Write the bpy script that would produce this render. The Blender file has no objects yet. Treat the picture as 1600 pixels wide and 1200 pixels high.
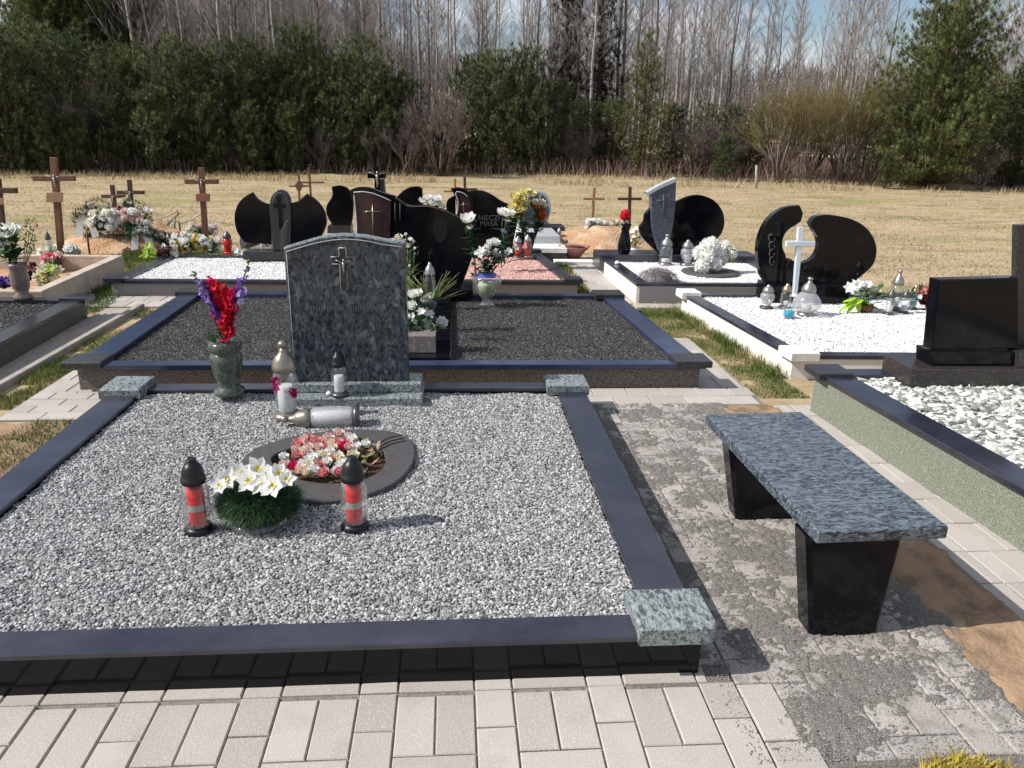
import bpy, bmesh, math, random
import numpy as np
from mathutils import Vector, Matrix
random.seed(7); rng = np.random.default_rng(11)
C = bpy.context.scene.collection
PI = math.pi

# ------------------------------------------------------------------ camera, sky, sun
SUN_EL = math.radians(42); SUN_AZ = math.radians(189)       # direction towards the sun, anticlockwise from +X
FPX = 1180.0; CAMH = 1.6
def _basis():
    Y = Vector((708-800, 200-600, FPX)).normalized()
    n = Y.cross(Vector((1, .022, 0))).normalized()
    if n.y > 0: n = -n
    return Y.cross(n), Y, n
_X, _Y, _Z = _basis()
RW = Matrix((_X, _Y, _Z))                                   # world axes in camera coordinates (x right, y down, z forward)
def ray(px, py): return RW @ Vector(((px-800)/FPX, (py-600)/FPX, 1.0))
def g(px, py, z=0.0):                                       # photo pixel -> point on a level plane
    d = ray(px, py); s = (z-CAMH)/d.z; return Vector((d.x*s, d.y*s, z))
def at(px, py, Y):                                          # photo pixel -> point on a frontal plane
    d = ray(px, py); s = Y/d.y; return Vector((d.x*s, Y, CAMH+d.z*s))
cd = bpy.data.cameras.new('camera'); cam = bpy.data.objects.new('camera', cd); C.objects.link(cam)
cx = Vector((_X.x, _Y.x, _Z.x)); cu = -Vector((_X.y, _Y.y, _Z.y)); cb = -Vector((_X.z, _Y.z, _Z.z))
cam.matrix_world = Matrix(((cx.x, cu.x, cb.x, 0), (cx.y, cu.y, cb.y, 0), (cx.z, cu.z, cb.z, CAMH), (0, 0, 0, 1)))
cd.sensor_width = 36; cd.lens = 36*FPX/1600; cd.clip_start = .05; cd.clip_end = 600
S = bpy.context.scene; S.camera = cam
w = bpy.data.worlds.new('World'); S.world = w; w.use_nodes = True
nt = w.node_tree; nt.nodes.clear()
sky = nt.nodes.new('ShaderNodeTexSky'); sky.sky_type = 'NISHITA'; sky.sun_disc = False
sky.sun_elevation = SUN_EL; sky.sun_rotation = PI/2 - SUN_AZ; sky.air_density = 1.0; sky.dust_density = .6; sky.ozone_density = 1.5
bg = nt.nodes.new('ShaderNodeBackground'); bg.inputs[1].default_value = .085
nt.links.new(sky.outputs[0], bg.inputs[0])
bg2 = nt.nodes.new('ShaderNodeBackground'); bg2.inputs[0].default_value = (.93, .95, 1, 1); bg2.inputs[1].default_value = .82
tc = nt.nodes.new('ShaderNodeTexCoord'); mp = nt.nodes.new('ShaderNodeMapping'); mp.inputs['Scale'].default_value = (1, 1, 3.2)
mp.inputs['Location'].default_value = (.35, .1, .2)
nz = nt.nodes.new('ShaderNodeTexNoise'); nz.inputs['Scale'].default_value = 3.2; nz.inputs['Detail'].default_value = 7; nz.inputs['Roughness'].default_value = .55
rp = nt.nodes.new('ShaderNodeValToRGB'); rp.color_ramp.elements[0].position = .46; rp.color_ramp.elements[1].position = .61
nt.links.new(tc.outputs['Generated'], mp.inputs[0]); nt.links.new(mp.outputs[0], nz.inputs['Vector']); nt.links.new(nz.outputs[0], rp.inputs[0])
ms = nt.nodes.new('ShaderNodeMixShader'); ow = nt.nodes.new('ShaderNodeOutputWorld')
nt.links.new(rp.outputs[0], ms.inputs[0]); nt.links.new(bg.outputs[0], ms.inputs[1]); nt.links.new(bg2.outputs[0], ms.inputs[2]); nt.links.new(ms.outputs[0], ow.inputs[0])
sd = bpy.data.lights.new('sun', 'SUN'); sd.energy = 4.7; sd.angle = math.radians(.5); sd.color = (1, .955, .89)
sun = bpy.data.objects.new('sun', sd); C.objects.link(sun)
sv = Vector((math.cos(SUN_EL)*math.cos(SUN_AZ), math.cos(SUN_EL)*math.sin(SUN_AZ), math.sin(SUN_EL)))
sun.rotation_euler = sv.to_track_quat('Z', 'Y').to_euler(); sun.location = sv*30
S.view_settings.view_transform = 'Standard'; S.view_settings.look = 'None'; S.view_settings.gamma = 1; S.view_settings.exposure = 0.32
S.cycles.transparent_max_bounces = 24; S.cycles.max_bounces = 8

# ------------------------------------------------------------------ materials
MATS = {}
def pm(name, col, rough=.5, metal=0, spec=.5, var=None, bump=None, attr=None, trans=0, coat=0, var2=None, stretch=None, sheen=0, sub=0):
    """procedural principled material. var=(scale,col2,lo,hi,detail) noise patches; attr=[(pos,col)..] ramp over 'shade'"""
    m = bpy.data.materials.new(name); m.use_nodes = True; t = m.node_tree; b = t.nodes['Principled BSDF']; L = t.links
    b.inputs['Roughness'].default_value = rough; b.inputs['Metallic'].default_value = metal
    b.inputs['Specular IOR Level'].default_value = spec
    b.inputs['Coat Weight'].default_value = coat
    c4 = lambda c: (c[0], c[1], c[2], 1)
    tcn = t.nodes.new('ShaderNodeTexCoord'); vec = tcn.outputs['Object']
    if stretch:
        mpn = t.nodes.new('ShaderNodeMapping'); mpn.inputs['Scale'].default_value = stretch[:3]
        if len(stretch) > 3: mpn.inputs['Rotation'].default_value = stretch[3:6]
        L.new(vec, mpn.inputs[0]); vec = mpn.outputs[0]
    if attr:
        an = t.nodes.new('ShaderNodeAttribute'); an.attribute_name = 'shade'
        r = t.nodes.new('ShaderNodeValToRGB'); r.color_ramp.interpolation = 'LINEAR'
        el = r.color_ramp.elements
        while len(el) < len(attr): el.new(.5)
        for e, (p, c) in zip(el, attr): e.position = p; e.color = c4(c)
        L.new(an.outputs['Fac'], r.inputs[0]); cur = r.outputs[0]
    else:
        rgb = t.nodes.new('ShaderNodeRGB'); rgb.outputs[0].default_value = c4(col); cur = rgb.outputs[0]
    for v in (var, var2):
        if not v: continue
        n = t.nodes.new('ShaderNodeTexNoise'); n.inputs['Scale'].default_value = v[0]; n.inputs['Detail'].default_value = v[4] if len(v) > 4 else 4
        n.inputs['Roughness'].default_value = .6
        if len(v) > 5: n.inputs['Distortion'].default_value = v[5]
        L.new(vec, n.inputs['Vector'])
        mr = t.nodes.new('ShaderNodeMapRange'); mr.inputs[1].default_value = v[2]; mr.inputs[2].default_value = v[3]
        L.new(n.outputs[0], mr.inputs[0])
        mx = t.nodes.new('ShaderNodeMix'); mx.data_type = 'RGBA'
        L.new(mr.outputs[0], mx.inputs[0]); L.new(cur, mx.inputs[6]); mx.inputs[7].default_value = c4(v[1]); cur = mx.outputs[2]
    L.new(cur, b.inputs['Base Color'])
    if bump:
        n = t.nodes.new('ShaderNodeTexNoise'); n.inputs['Scale'].default_value = bump[0]; n.inputs['Detail'].default_value = 5
        L.new(vec, n.inputs['Vector']); bn = t.nodes.new('ShaderNodeBump'); bn.inputs['Strength'].default_value = bump[1]; bn.inputs['Distance'].default_value = bump[2] if len(bump) > 2 else .01
        L.new(n.outputs[0], bn.inputs['Height']); L.new(bn.outputs[0], b.inputs['Normal'])
    if sub:   # thin translucent petals and leaves
        tr = t.nodes.new('ShaderNodeBsdfTranslucent'); L.new(cur, tr.inputs[0]); mxs = t.nodes.new('ShaderNodeMixShader'); mxs.inputs[0].default_value = sub
        out = t.nodes['Material Output']; L.new(b.outputs[0], mxs.inputs[1]); L.new(tr.outputs[0], mxs.inputs[2]); L.new(mxs.outputs[0], out.inputs[0])
    MATS[name] = m; return m
def glassmat(name, tint=(.95, .97, .97), gloss=.12, frost=0, fcol=(.8, .8, .8)):
    m = bpy.data.materials.new(name); m.use_nodes = True; t = m.node_tree; t.nodes.clear(); L = t.links
    tr = t.nodes.new('ShaderNodeBsdfTransparent'); tr.inputs[0].default_value = (*tint, 1)
    gl = t.nodes.new('ShaderNodeBsdfGlossy'); gl.inputs['Roughness'].default_value = .06
    lw = t.nodes.new('ShaderNodeLayerWeight'); lw.inputs[0].default_value = .35
    mr = t.nodes.new('ShaderNodeMapRange'); mr.inputs[3].default_value = gloss*.12; mr.inputs[4].default_value = min(1, gloss*5); L.new(lw.outputs['Facing'], mr.inputs[0])
    mx = t.nodes.new('ShaderNodeMixShader'); L.new(mr.outputs[0], mx.inputs[0]); L.new(tr.outputs[0], mx.inputs[1]); L.new(gl.outputs[0], mx.inputs[2])
    out = t.nodes.new('ShaderNodeOutputMaterial'); res = mx.outputs[0]
    if frost:
        df = t.nodes.new('ShaderNodeBsdfPrincipled'); df.inputs['Base Color'].default_value = (*fcol, 1); df.inputs['Roughness'].default_value = .3
        n = t.nodes.new('ShaderNodeTexNoise'); n.inputs['Scale'].default_value = 60; m2 = t.nodes.new('ShaderNodeMath'); m2.operation = 'MULTIPLY'; m2.inputs[1].default_value = frost*2; L.new(n.outputs[0], m2.inputs[0])
        x2 = t.nodes.new('ShaderNodeMixShader'); L.new(m2.outputs[0], x2.inputs[0]); L.new(res, x2.inputs[1]); L.new(df.outputs[0], x2.inputs[2]); res = x2.outputs[0]
    L.new(res, out.inputs[0]); MATS[name] = m; return m

pm('ground', (.41, .32, .205), .95, var=(2.2, (.27, .20, .12), .47, .66, 10), var2=(.55, (.27, .25, .11), .50, .66, 8), bump=(30, .7, .02), spec=.1, stretch=(.4, 1.3, 1))
pm('forest_floor', (.085, .06, .04), .95, var=(2, (.17, .12, .075), .5, .7, 7), bump=(20, 1, .03), spec=.1)
pm('joint_sand', (.24, .22, .20), .95, var=(60, (.12, .11, .10), .45, .7, 4), bump=(150, .6, .005), spec=.1)
pm('paver', (.5, .47, .44), .85, attr=[(0, (.35, .32, .29)), (.5, (.40, .365, .335)), (1, (.44, .405, .37))], var=(5, (.33, .30, .275), .5, .82, 9), var2=(260, (.62, .59, .55), .55, .75, 2), bump=(180, .35, .004), spec=.3)
pm('paver_dusty', (.5, .47, .44), .9, attr=[(0, (.36, .33, .305)), (1, (.44, .405, .375))], var=(11, (.26, .238, .215), .47, .64, 12), var2=(170, (.16, .145, .13), .56, .68, 3), bump=(160, .6, .005), spec=.2)
pm('grit', (.215, .196, .172), .95, var=(260, (.09, .082, .072), .46, .64, 3), var2=(210, (.38, .355, .33), .52, .68, 3), bump=(300, 1, .006), spec=.2)
pm('sand', (.33, .225, .145), .95, var=(7, (.20, .135, .09), .45, .62, 9), var2=(40, (.42, .29, .18), .55, .75, 4), bump=(70, .6, .012), spec=.1)
pm('orange_sand', (.44, .26, .15), .95, var=(6, (.56, .42, .29), .45, .65, 7), bump=(30, .9, .03), spec=.1)
pm('soil', (.07, .045, .03), .95, var=(60, (.14, .09, .055), .5, .7, 4), bump=(80, 1, .02), spec=.1)
pm('concrete', (.36, .33, .29), .9, var=(12, (.25, .22, .19), .45, .7, 6), bump=(120, .3, .004), spec=.2)
pm('beige_concrete', (.52, .43, .35), .9, var=(8, (.40, .31, .25), .45, .72, 6), bump=(100, .3, .004), spec=.2)
pm('white_plaster', (.78, .76, .72), .9, var=(9, (.62, .58, .52), .5, .75, 6), bump=(120, .2, .004), spec=.2)
pm('grey_terrazzo', (.30, .28, .28), .8, var=(280, (.14, .13, .13), .45, .62, 2), bump=(200, .3, .003), spec=.3)
pm('aggregate', (.20, .165, .14), .75, var=(150, (.05, .04, .035), .45, .56, 2), var2=(190, (.50, .44, .38), .58, .68, 2), bump=(170, 1, .006), spec=.4)
pm('green_terrazzo', (.21, .225, .175), .85, var=(230, (.07, .085, .055), .48, .62, 2), var2=(190, (.38, .39, .33), .57, .68, 2), bump=(250, .5, .004), spec=.3)
pm('black_granite', (.004, .004, .006), .11, var=(5, (.010, .010, .013), .5, .8, 7), spec=.24)
pm('black_kerb', (.018, .019, .032), .24, var=(4, (.048, .049, .066), .42, .8, 9), var2=(110, (.036, .037, .05), .56, .75, 3), spec=.8)
pm('sky_tint_kerb', (.018, .027, .062), .2, var=(3, (.042, .056, .115), .4, .75, 7), spec=.9)  # blue of the mirrored sky is put into the base colour
pm('dark_granite', (.04, .04, .043), .3, var=(160, (.012, .012, .014), .4, .6, 3), var2=(120, (.13, .12, .12), .6, .7, 2), spec=.5)
pm('speckled_granite', (.05, .042, .04), .25, var=(200, (.015, .013, .013), .42, .6, 3), var2=(150, (.22, .19, .18), .62, .72, 2), spec=.5)
pm('vein_granite', (.29, .325, .32), .3, var=(80, (.045, .06, .07), .42, .60, 10, .8), var2=(190, (.55, .58, .58), .6, .8, 3), stretch=(1, .42, 1, 0, 0, .5), spec=.5)
pm('bench_granite', (.125, .15, .178), .28, var=(50, (.012, .018, .030), .44, .56, 12, 1.4), var2=(150, (.34, .38, .37), .56, .72, 4), stretch=(.42, 1.3, 1, 0, 0, .35), spec=.6)
pm('stone_granite', (.052, .064, .076), .2, var=(44, (.010, .014, .024), .45, .60, 11, .8), var2=(34, (.17, .195, .195), .53, .73, 10, .8), stretch=(1, 1, .6), spec=.35)
pm('pale_granite', (.5, .52, .53), .35, var=(70, (.28, .30, .33), .45, .6, 6), spec=.5)
pm('blue_granite', (.10, .12, .15), .3, var=(60, (.04, .05, .07), .4, .6, 5), spec=.5)
pm('maroon_granite', (.055, .024, .026), .15, var=(25, (.028, .013, .018), .4, .65, 5, 1), spec=.6)
pm('engraving', (.42, .42, .43), .7); pm('pale_engraving', (.11, .11, .12), .6); pm('faint_engraving', (.013, .013, .017), .3, spec=.3); pm('soft_engraving', (.085, .095, .12), .5)
pm('silver_line', (.5, .5, .52), .4)
pm('slab_grey', (.085, .08, .082), .5, var=(90, (.045, .043, .045), .45, .65, 4), spec=.4)
pm('greybrown_block', (.20, .18, .165), .12, var=(30, (.34, .31, .29), .5, .7, 4), spec=.6)
def stones(name, ramp, rough=.7): return pm(name, (0, 0, 0), rough, attr=ramp, spec=.35)
stones('gravel_grey', [(0, (.08, .08, .085)), (.3, (.21, .21, .212)), (.7, (.36, .36, .36)), (1, (.56, .56, .56))])
stones('gravel_dark', [(0, (.014, .013, .014)), (.6, (.036, .034, .036)), (.92, (.065, .062, .064)), (1, (.20, .20, .21))], .6)
stones('gravel_white', [(0, (.50, .50, .50)), (.25, (.74, .73, .72)), (1, (.90, .89, .88))])
stones('gravel_pink', [(0, (.40, .19, .16)), (.5, (.66, .38, .33)), (1, (.85, .64, .58))])
stones('gravel_chips', [(0, (.10, .115, .10)), (.35, (.30, .32, .28)), (.7, (.60, .60, .56)), (1, (.80, .80, .77))])
pm('grass_blades', (.2, .2, .1), .8, attr=[(0, (.07, .12, .025)), (.35, (.14, .19, .05)), (.55, (.34, .28, .14)), (1, (.50, .40, .24))], spec=.1, sub=.25)
pm('dry_grass', (.2, .2, .1), .9, attr=[(0, (.20, .165, .085)), (.4, (.37, .30, .175)), (1, (.55, .45, .30))], spec=.1, sub=.15)
pm('scrub', (.2, .2, .1), .9, attr=[(0, (.07, .045, .04)), (.5, (.17, .11, .095)), (1, (.36, .26, .20))], spec=.1)
pm('yellow_grass', (.2, .2, .1), .8, attr=[(0, (.30, .22, .04)), (.5, (.50, .40, .06)), (1, (.62, .50, .16))], spec=.1, sub=.3)
pm('wood_brown', (.17, .075, .035), .6, var=(40, (.09, .035, .02), .4, .7, 6), stretch=(1, 1, .12))
pm('wood_dark', (.07, .032, .02), .6, var=(40, (.035, .018, .012), .4, .7, 6), stretch=(1, 1, .12))
pm('wood_light', (.34, .17, .07), .6, var=(40, (.22, .10, .04), .4, .7, 6), stretch=(1, 1, .12))
pm('birch_bark', (.37, .335, .31), .9, var=(7, (.09, .075, .065), .56, .66, 5), stretch=(1, 1, 2.5), spec=.1)
pm('grey_bark', (.20, .16, .14), .95, var=(12, (.10, .08, .07), .4, .7, 5), stretch=(1, 1, .3), spec=.1)
pm('dark_twigs', (.15, .12, .11), .95, spec=.1); pm('far_twigs', (0, 0, 0), .95, attr=[(0, (.13, .10, .09)), (.5, (.27, .225, .20)), (1, (.42, .37, .34))], spec=.1)
pm('twigs', (.33, .285, .26), .95, spec=.1); pm('olive_twigs', (.17, .14, .065), .95, spec=.1); pm('grey_twigs', (.27, .24, .24), .95, spec=.1)
pm('pine_bark', (.14, .085, .06), .95, var=(14, (.06, .04, .03), .4, .7, 5), spec=.1)
pm('pine_needles', (0, 0, 0), .7, attr=[(0, (.038, .056, .027)), (.5, (.10, .132, .055)), (1, (.215, .25, .105))], spec=.2, sub=.12)
pm('pine_needles_light', (0, 0, 0), .7, attr=[(0, (.06, .075, .028)), (.5, (.13, .155, .055)), (1, (.24, .265, .10))], spec=.2, sub=.15)
pm('spruce_needles', (0, 0, 0), .8, attr=[(0, (.03, .032, .03)), (1, (.09, .09, .085))], spec=.1)
pm('leaf_green', (.05, .14, .03), .5, var=(30, (.025, .075, .018), .4, .7, 3), sub=.2)
pm('leaf_dark', (.02, .06, .025), .75, spec=.15, var=(30, (.012, .03, .015), .4, .7, 3), sub=.15)
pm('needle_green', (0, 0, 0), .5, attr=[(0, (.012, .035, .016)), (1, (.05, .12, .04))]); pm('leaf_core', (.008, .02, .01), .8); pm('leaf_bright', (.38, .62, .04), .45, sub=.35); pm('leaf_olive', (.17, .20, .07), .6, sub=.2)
for n, c in dict(white=(.90, .90, .87), cream=(.82, .77, .62), pale_yellow=(.84, .76, .38), red=(.72, .02, .04), hot_pink=(.70, .02, .16), pink=(.78, .38, .38), pale_pink=(.84, .66, .61), purple=(.20, .07, .48), lilac=(.42, .32, .66), yellow=(.82, .60, .05), orange=(.75, .22, .03), magenta=(.42, .01, .13), lime=(.5, .62, .15), maroon=(.12, .02, .04)).items():
    pm('petal_'+n, c, .6, sub=.42, spec=.2)
pm('stamen', (.62, .55, .05), .6)
pm('black_plastic', (.010, .010, .012), .38, spec=.35); pm('grey_metal', (.35, .34, .32), .35, metal=.8); pm('dark_metal', (.10, .10, .105), .35, metal=.6); pm('pewter', (.30, .27, .22), .3, metal=.7); pm('gold_metal', (.45, .35, .22), .3, metal=.9)
pm('red_wax', (.62, .004, .004), .7, spec=.05, sub=.1); pm('white_wax', (.75, .75, .74), .5, sub=.2); pm('blue_gel', (.0, .42, .62), .15, sub=.2); pm('label_paper', (.30, .33, .29), .6)
pm('white_plastic', (.78, .78, .78), .4); pm('red_glass', (.50, .015, .012), .12, spec=.8); pm('terracotta', (.32, .15, .12), .6); pm('brown_pot', (.16, .06, .02), .4)
pm('wreath_grey', (.28, .25, .26), .7, var=(60, (.12, .10, .11), .4, .6, 3)); pm('lavender', (0, 0, 0), .9, attr=[(0, (.12, .11, .11)), (1, (.38, .34, .35))])
pm('green_marble', (.065, .085, .068), .2, var=(30, (.20, .24, .20), .52, .7, 7, 2), var2=(18, (.02, .028, .022), .45, .7, 5, 2), spec=.5)
pm('brown_marble', (.16, .12, .11), .2, var=(30, (.34, .28, .26), .5, .7, 6, 2), spec=.5)
pm('pale_stems', (.42, .45, .33), .6, var=(40, (.2, .24, .12), .45, .6, 3), stretch=(1, 1, .1)); pm('blue_ribbon', (.02, .04, .32), .4); pm('ribbon', (.68, .68, .66), .5, var=(70, (.1, .1, .1), .62, .7, 3)); pm('dark_ribbon', (.06, .06, .075), .4)
pm('rope', (.68, .60, .48), .8); pm('plaque', (.30, .19, .11), .5); pm('red_plaque', (.28, .09, .07), .5)
glassmat('lantern_glass', (.95, .96, .96), .2, .05); glassmat('clear_glass', (.93, .95, .95), .13, .035); glassmat('frosted_glass', (.9, .9, .92), .16, .28, (.72, .72, .74)); glassmat('acrylic', (.80, .86, .93), .25, .7, (.80, .85, .92))
glassmat('pink_glass', (.95, .5, .5), .12, .16, (.85, .4, .4)); glassmat('green_glass', (.75, .92, .88), .14, .12, (.6, .75, .7))
M = MATS

# ------------------------------------------------------------------ mesh helpers
class MB:
    def __init__(s): s.v = []; s.f = []; s.s = []; s.smooth = False
    def add(s, vs, fs, shade=.5):
        o = len(s.v); s.v += [tuple(p) for p in vs]; s.f += [tuple(i+o for i in f) for f in fs]; s.s += [shade]*len(vs); return s
def mesh_from(name, mb):
    me = bpy.data.meshes.new(name); me.from_pydata(mb.v, [], mb.f)
    if any(x != .5 for x in mb.s):
        a = me.attributes.new('shade', 'FLOAT', 'POINT'); a.data.foreach_set('value', mb.s)
    if mb.smooth: me.polygons.foreach_set('use_smooth', [True]*len(me.polygons))
    me.update(); return me
def nmesh(name, V, F, shade=None, smooth=False):            # fast: V (n,3), F (m,k)
    me = bpy.data.meshes.new(name); n = len(V); m, k = F.shape
    me.vertices.add(n); me.vertices.foreach_set('co', np.ascontiguousarray(V, np.float32).ravel())
    me.loops.add(m*k); me.loops.foreach_set('vertex_index', np.ascontiguousarray(F, np.int32).ravel())
    me.polygons.add(m); me.polygons.foreach_set('loop_start', np.arange(0, m*k, k, dtype=np.int32))
    me.polygons.foreach_set('use_smooth', np.full(m, smooth))
    me.update(calc_edges=True); me.validate()
    if shade is not None:
        a = me.attributes.new('shade', 'FLOAT', 'POINT'); a.data.foreach_set('value', np.ascontiguousarray(shade, np.float32))
    return me
def wloc(o):
    v = Vector((0, 0, 0))
    while o: v += o.location; o = o.parent
    return v
def put(name, me, mat, parent=None):                        # vertices in world coordinates; shifted to the parent's origin
    if parent is not None: me.transform(Matrix.Translation(-wloc(parent)))
    o = bpy.data.objects.new(name, me); me.materials.append(M[mat]); C.objects.link(o); o.parent = parent; return o
def part(name, mb, mat, parent=None): return put(name, mesh_from(name, mb), mat, parent)
def tag(o, label=None, cat=None, group=None, kind=None):
    if label: o['label'] = label
    if cat: o['category'] = cat
    if group: o['group'] = group
    if kind: o['kind'] = kind
    return o
def thing(name, label, cat, loc, group=None):
    o = bpy.data.objects.new(name, None); o.empty_display_size = .1; C.objects.link(o); o.location = Vector(loc); return tag(o, label, cat, group)
def recenter(o):                                            # origin of a single-mesh thing to its base
    me = o.data; n = len(me.vertices); a = np.empty(n*3, np.float32); me.vertices.foreach_get('co', a); a = a.reshape(-1, 3)
    c = Vector(((a[:, 0].min()+a[:, 0].max())/2, (a[:, 1].min()+a[:, 1].max())/2, a[:, 2].min())); c = Vector([float(x) for x in c])
    me.transform(Matrix.Translation(-c)); o.location = c; return o
def bm_mb(bm, mb=None):
    mb = mb or MB(); bm.verts.index_update(); mb.add([v.co for v in bm.verts], [[v.index for v in f.verts] for f in bm.faces]); bm.free(); return mb
def prism(pts, dv, bevel=0, mb=None, seg=1, allv=False):    # pts: 3D polygon, extruded by dv
    bm = bmesh.new(); vs = [bm.verts.new(p) for p in pts]; f0 = bm.faces.new(vs)
    r = bmesh.ops.extrude_face_region(bm, geom=[f0]); nv = [e for e in r['geom'] if isinstance(e, bmesh.types.BMVert)]
    bmesh.ops.translate(bm, verts=nv, vec=Vector(dv)); bmesh.ops.recalc_face_normals(bm, faces=bm.faces)
    if bevel:
        n = Vector(dv).normalized(); es = [e for e in bm.edges if allv or abs((e.verts[0].co-e.verts[1].co).normalized().dot(n)) < .5]
        bmesh.ops.bevel(bm, geom=es, offset=bevel, segments=seg, affect='EDGES', profile=.5, clamp_overlap=True)
    return bm_mb(bm, mb)
def vprism(poly, z0, z1, bevel=0, mb=None, allv=False, seg=1): return prism([(p[0], p[1], z0) for p in poly], (0, 0, z1-z0), bevel, mb, seg, allv)
def box(x0, x1, y0, y1, z0, z1, bevel=.003, mb=None): return vprism([(x0, y0), (x1, y0), (x1, y1), (x0, y1)], z0, z1, bevel, mb, True)
def smooth_curve(pts, n=6, closed=True):                    # Catmull-Rom
    P = [Vector(p) for p in pts]; N = len(P); out = []
    rg = range(N if closed else N-1)
    for i in rg:
        p0, p1, p2, p3 = (P[(i-1) % N], P[i], P[(i+1) % N], P[(i+2) % N]) if closed else (P[max(i-1, 0)], P[i], P[i+1], P[min(i+2, N-1)])
        for k in range(n):
            t = k/n; out.append(.5*((2*p1)+(-p0+p2)*t+(2*p0-5*p1+4*p2-p3)*t*t+(-p0+3*p1-3*p2+p3)*t**3))
    if not closed: out.append(P[-1].copy())
    return out
def lathe(prof, c, seg=20, mb=None, axis=None, capped=True):
    mb = mb or MB(); c = Vector(c); V = []; F = []
    if axis is None: q = None
    else: q = Vector((0, 0, 1)).rotation_difference(Vector(axis))
    for r, z in prof:
        for k in range(seg):
            a = 2*PI*k/seg; p = Vector((r*math.cos(a), r*math.sin(a), z))
            if q: p = q @ p
            V.append(c+p)
    n = len(prof)
    for i in range(n-1):
        for k in range(seg):
            k2 = (k+1) % seg; F.append((i*seg+k, i*seg+k2, (i+1)*seg+k2, (i+1)*seg+k))
    if capped: F.append(tuple(range(seg-1, -1, -1))); F.append(tuple((n-1)*seg+k for k in range(seg)))
    mb.add(V, F); mb.smooth = True; return mb
def tube(pts, rad, seg=6, mb=None, shade=.5):
    mb = mb or MB(); P = [Vector(p) for p in pts]; V = []; F = []; n = len(P)
    if not hasattr(rad, '__len__'): rad = [rad]*n
    for i in range(n):
        d = (P[min(i+1, n-1)]-P[max(i-1, 0)]); d = d.normalized() if d.length > 1e-9 else Vector((0, 0, 1))
        a = d.cross(Vector((0, 0, 1)) if abs(d.z) < .95 else Vector((1, 0, 0))).normalized(); b = d.cross(a)
        for k in range(seg):
            t = 2*PI*k/seg; V.append(P[i]+a*math.cos(t)*rad[i]+b*math.sin(t)*rad[i])
    for i in range(n-1):
        for k in range(seg):
            k2 = (k+1) % seg; F.append((i*seg+k, i*seg+k2, (i+1)*seg+k2, (i+1)*seg+k))
    if seg > 2: F.append(tuple(range(seg-1, -1, -1))); F.append(tuple((n-1)*seg+k for k in range(seg)))
    mb.add(V, F, shade); mb.smooth = True; return mb
def ball(c, r, mb=None, seg=10, rings=6, sq=1):
    return lathe([(r*math.sin(PI*i/rings)+1e-4, -r*sq*math.cos(PI*i/rings)) for i in range(rings+1)], c, seg, mb, capped=False)
def patch(mb, b, d, u, L, W, curl=.3, tip=.5, nl=4, shade=.5):   # petal or leaf: from b along d, curling towards u
    b = Vector(b); d = Vector(d).normalized(); u = Vector(u); u = (u-d*u.dot(d)); u = u.normalized() if u.length > 1e-6 else Vector((0, 0, 1)); s = d.cross(u)
    V = []; F = []
    for i in range(nl+1):
        t = i/nl; wd = W*(math.sin(PI*(.12+.88*t)**tip) if t < 1 else .05)*.5
        c = b+d*L*t*(1-.25*abs(curl)*t)+u*L*curl*t*t
        V += [c-s*wd+u*wd*.35, c, c+s*wd+u*wd*.35]
    for i in range(nl): F += [(3*i, 3*i+1, 3*i+4, 3*i+3), (3*i+1, 3*i+2, 3*i+5, 3*i+4)]
    mb.add(V, F, shade); mb.smooth = True; return mb
def rdir(zmin=-1):
    while True:
        v = Vector((random.gauss(0, 1), random.gauss(0, 1), random.gauss(0, 1)))
        if v.length > .01:
            v.normalize()
            if v.z >= zmin: return v
def perp(n):
    a = n.cross(Vector((0, 0, 1)) if abs(n.z) < .9 else Vector((1, 0, 0))).normalized(); return a, n.cross(a)
def rose(c, r, n=Vector((0, 0, 1)), mb=None, rings=3):
    mb = mb or MB(); c = Vector(c); n = Vector(n).normalized(); a, b = perp(n); base = c-n*r*.55
    for k in range(rings):
        nk = 4+k*2; tl = .15+.38*k
        for i in range(nk):
            th = 2*PI*(i+.5*k)/nk+random.random()*.3; rad = a*math.cos(th)+b*math.sin(th)
            patch(mb, base+rad*r*.12*k, n*math.cos(tl)+rad*math.sin(tl), n if k else -rad, r*(1.15+.05*k)*random.uniform(.9, 1.05), r*1.25, .25 if k else .1, .9, 3)
    ball(c+n*r*.05, r*.33, mb, 7, 4); return mb
def bloom(c, r, n, petals, mb=None, tip=1.5, W=.5, cup=.25, rings=1):
    mb = mb or MB(); n = Vector(n).normalized(); a, b = perp(n); c = Vector(c)
    for k in range(rings):
        for i in range(petals):
            th = 2*PI*(i+.5*k)/petals+random.uniform(-.1, .1); rad = a*math.cos(th)+b*math.sin(th)
            patch(mb, c, rad*math.cos(cup+.4*k)+n*math.sin(cup+.4*k), n, r*random.uniform(.85, 1.1)*(1-.2*k), r*W, random.uniform(-.1, .25), tip, 3)
    return mb
def mum(c, r, mb=None, k=70):
    mb = mb or MB(); c = Vector(c); ball(c, r*.78, mb, 10, 7)
    for i in range(k*2):
        d = rdir(-.8); patch(mb, c+d*r*.66, (d+rdir()*.55), rdir(), r*.36, r*.30, .4, .8, 2)
    return mb
def leaves(pts_dirs, L, W, mb=None):
    mb = mb or MB()
    for p, d in pts_dirs: patch(mb, p, d, Vector((0, 0, -1)), L*random.uniform(.7, 1.2), W*random.uniform(.7, 1.2), random.uniform(.0, .4), 1.3, 3, random.uniform(0, .99))
    return mb
_h = {}
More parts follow.
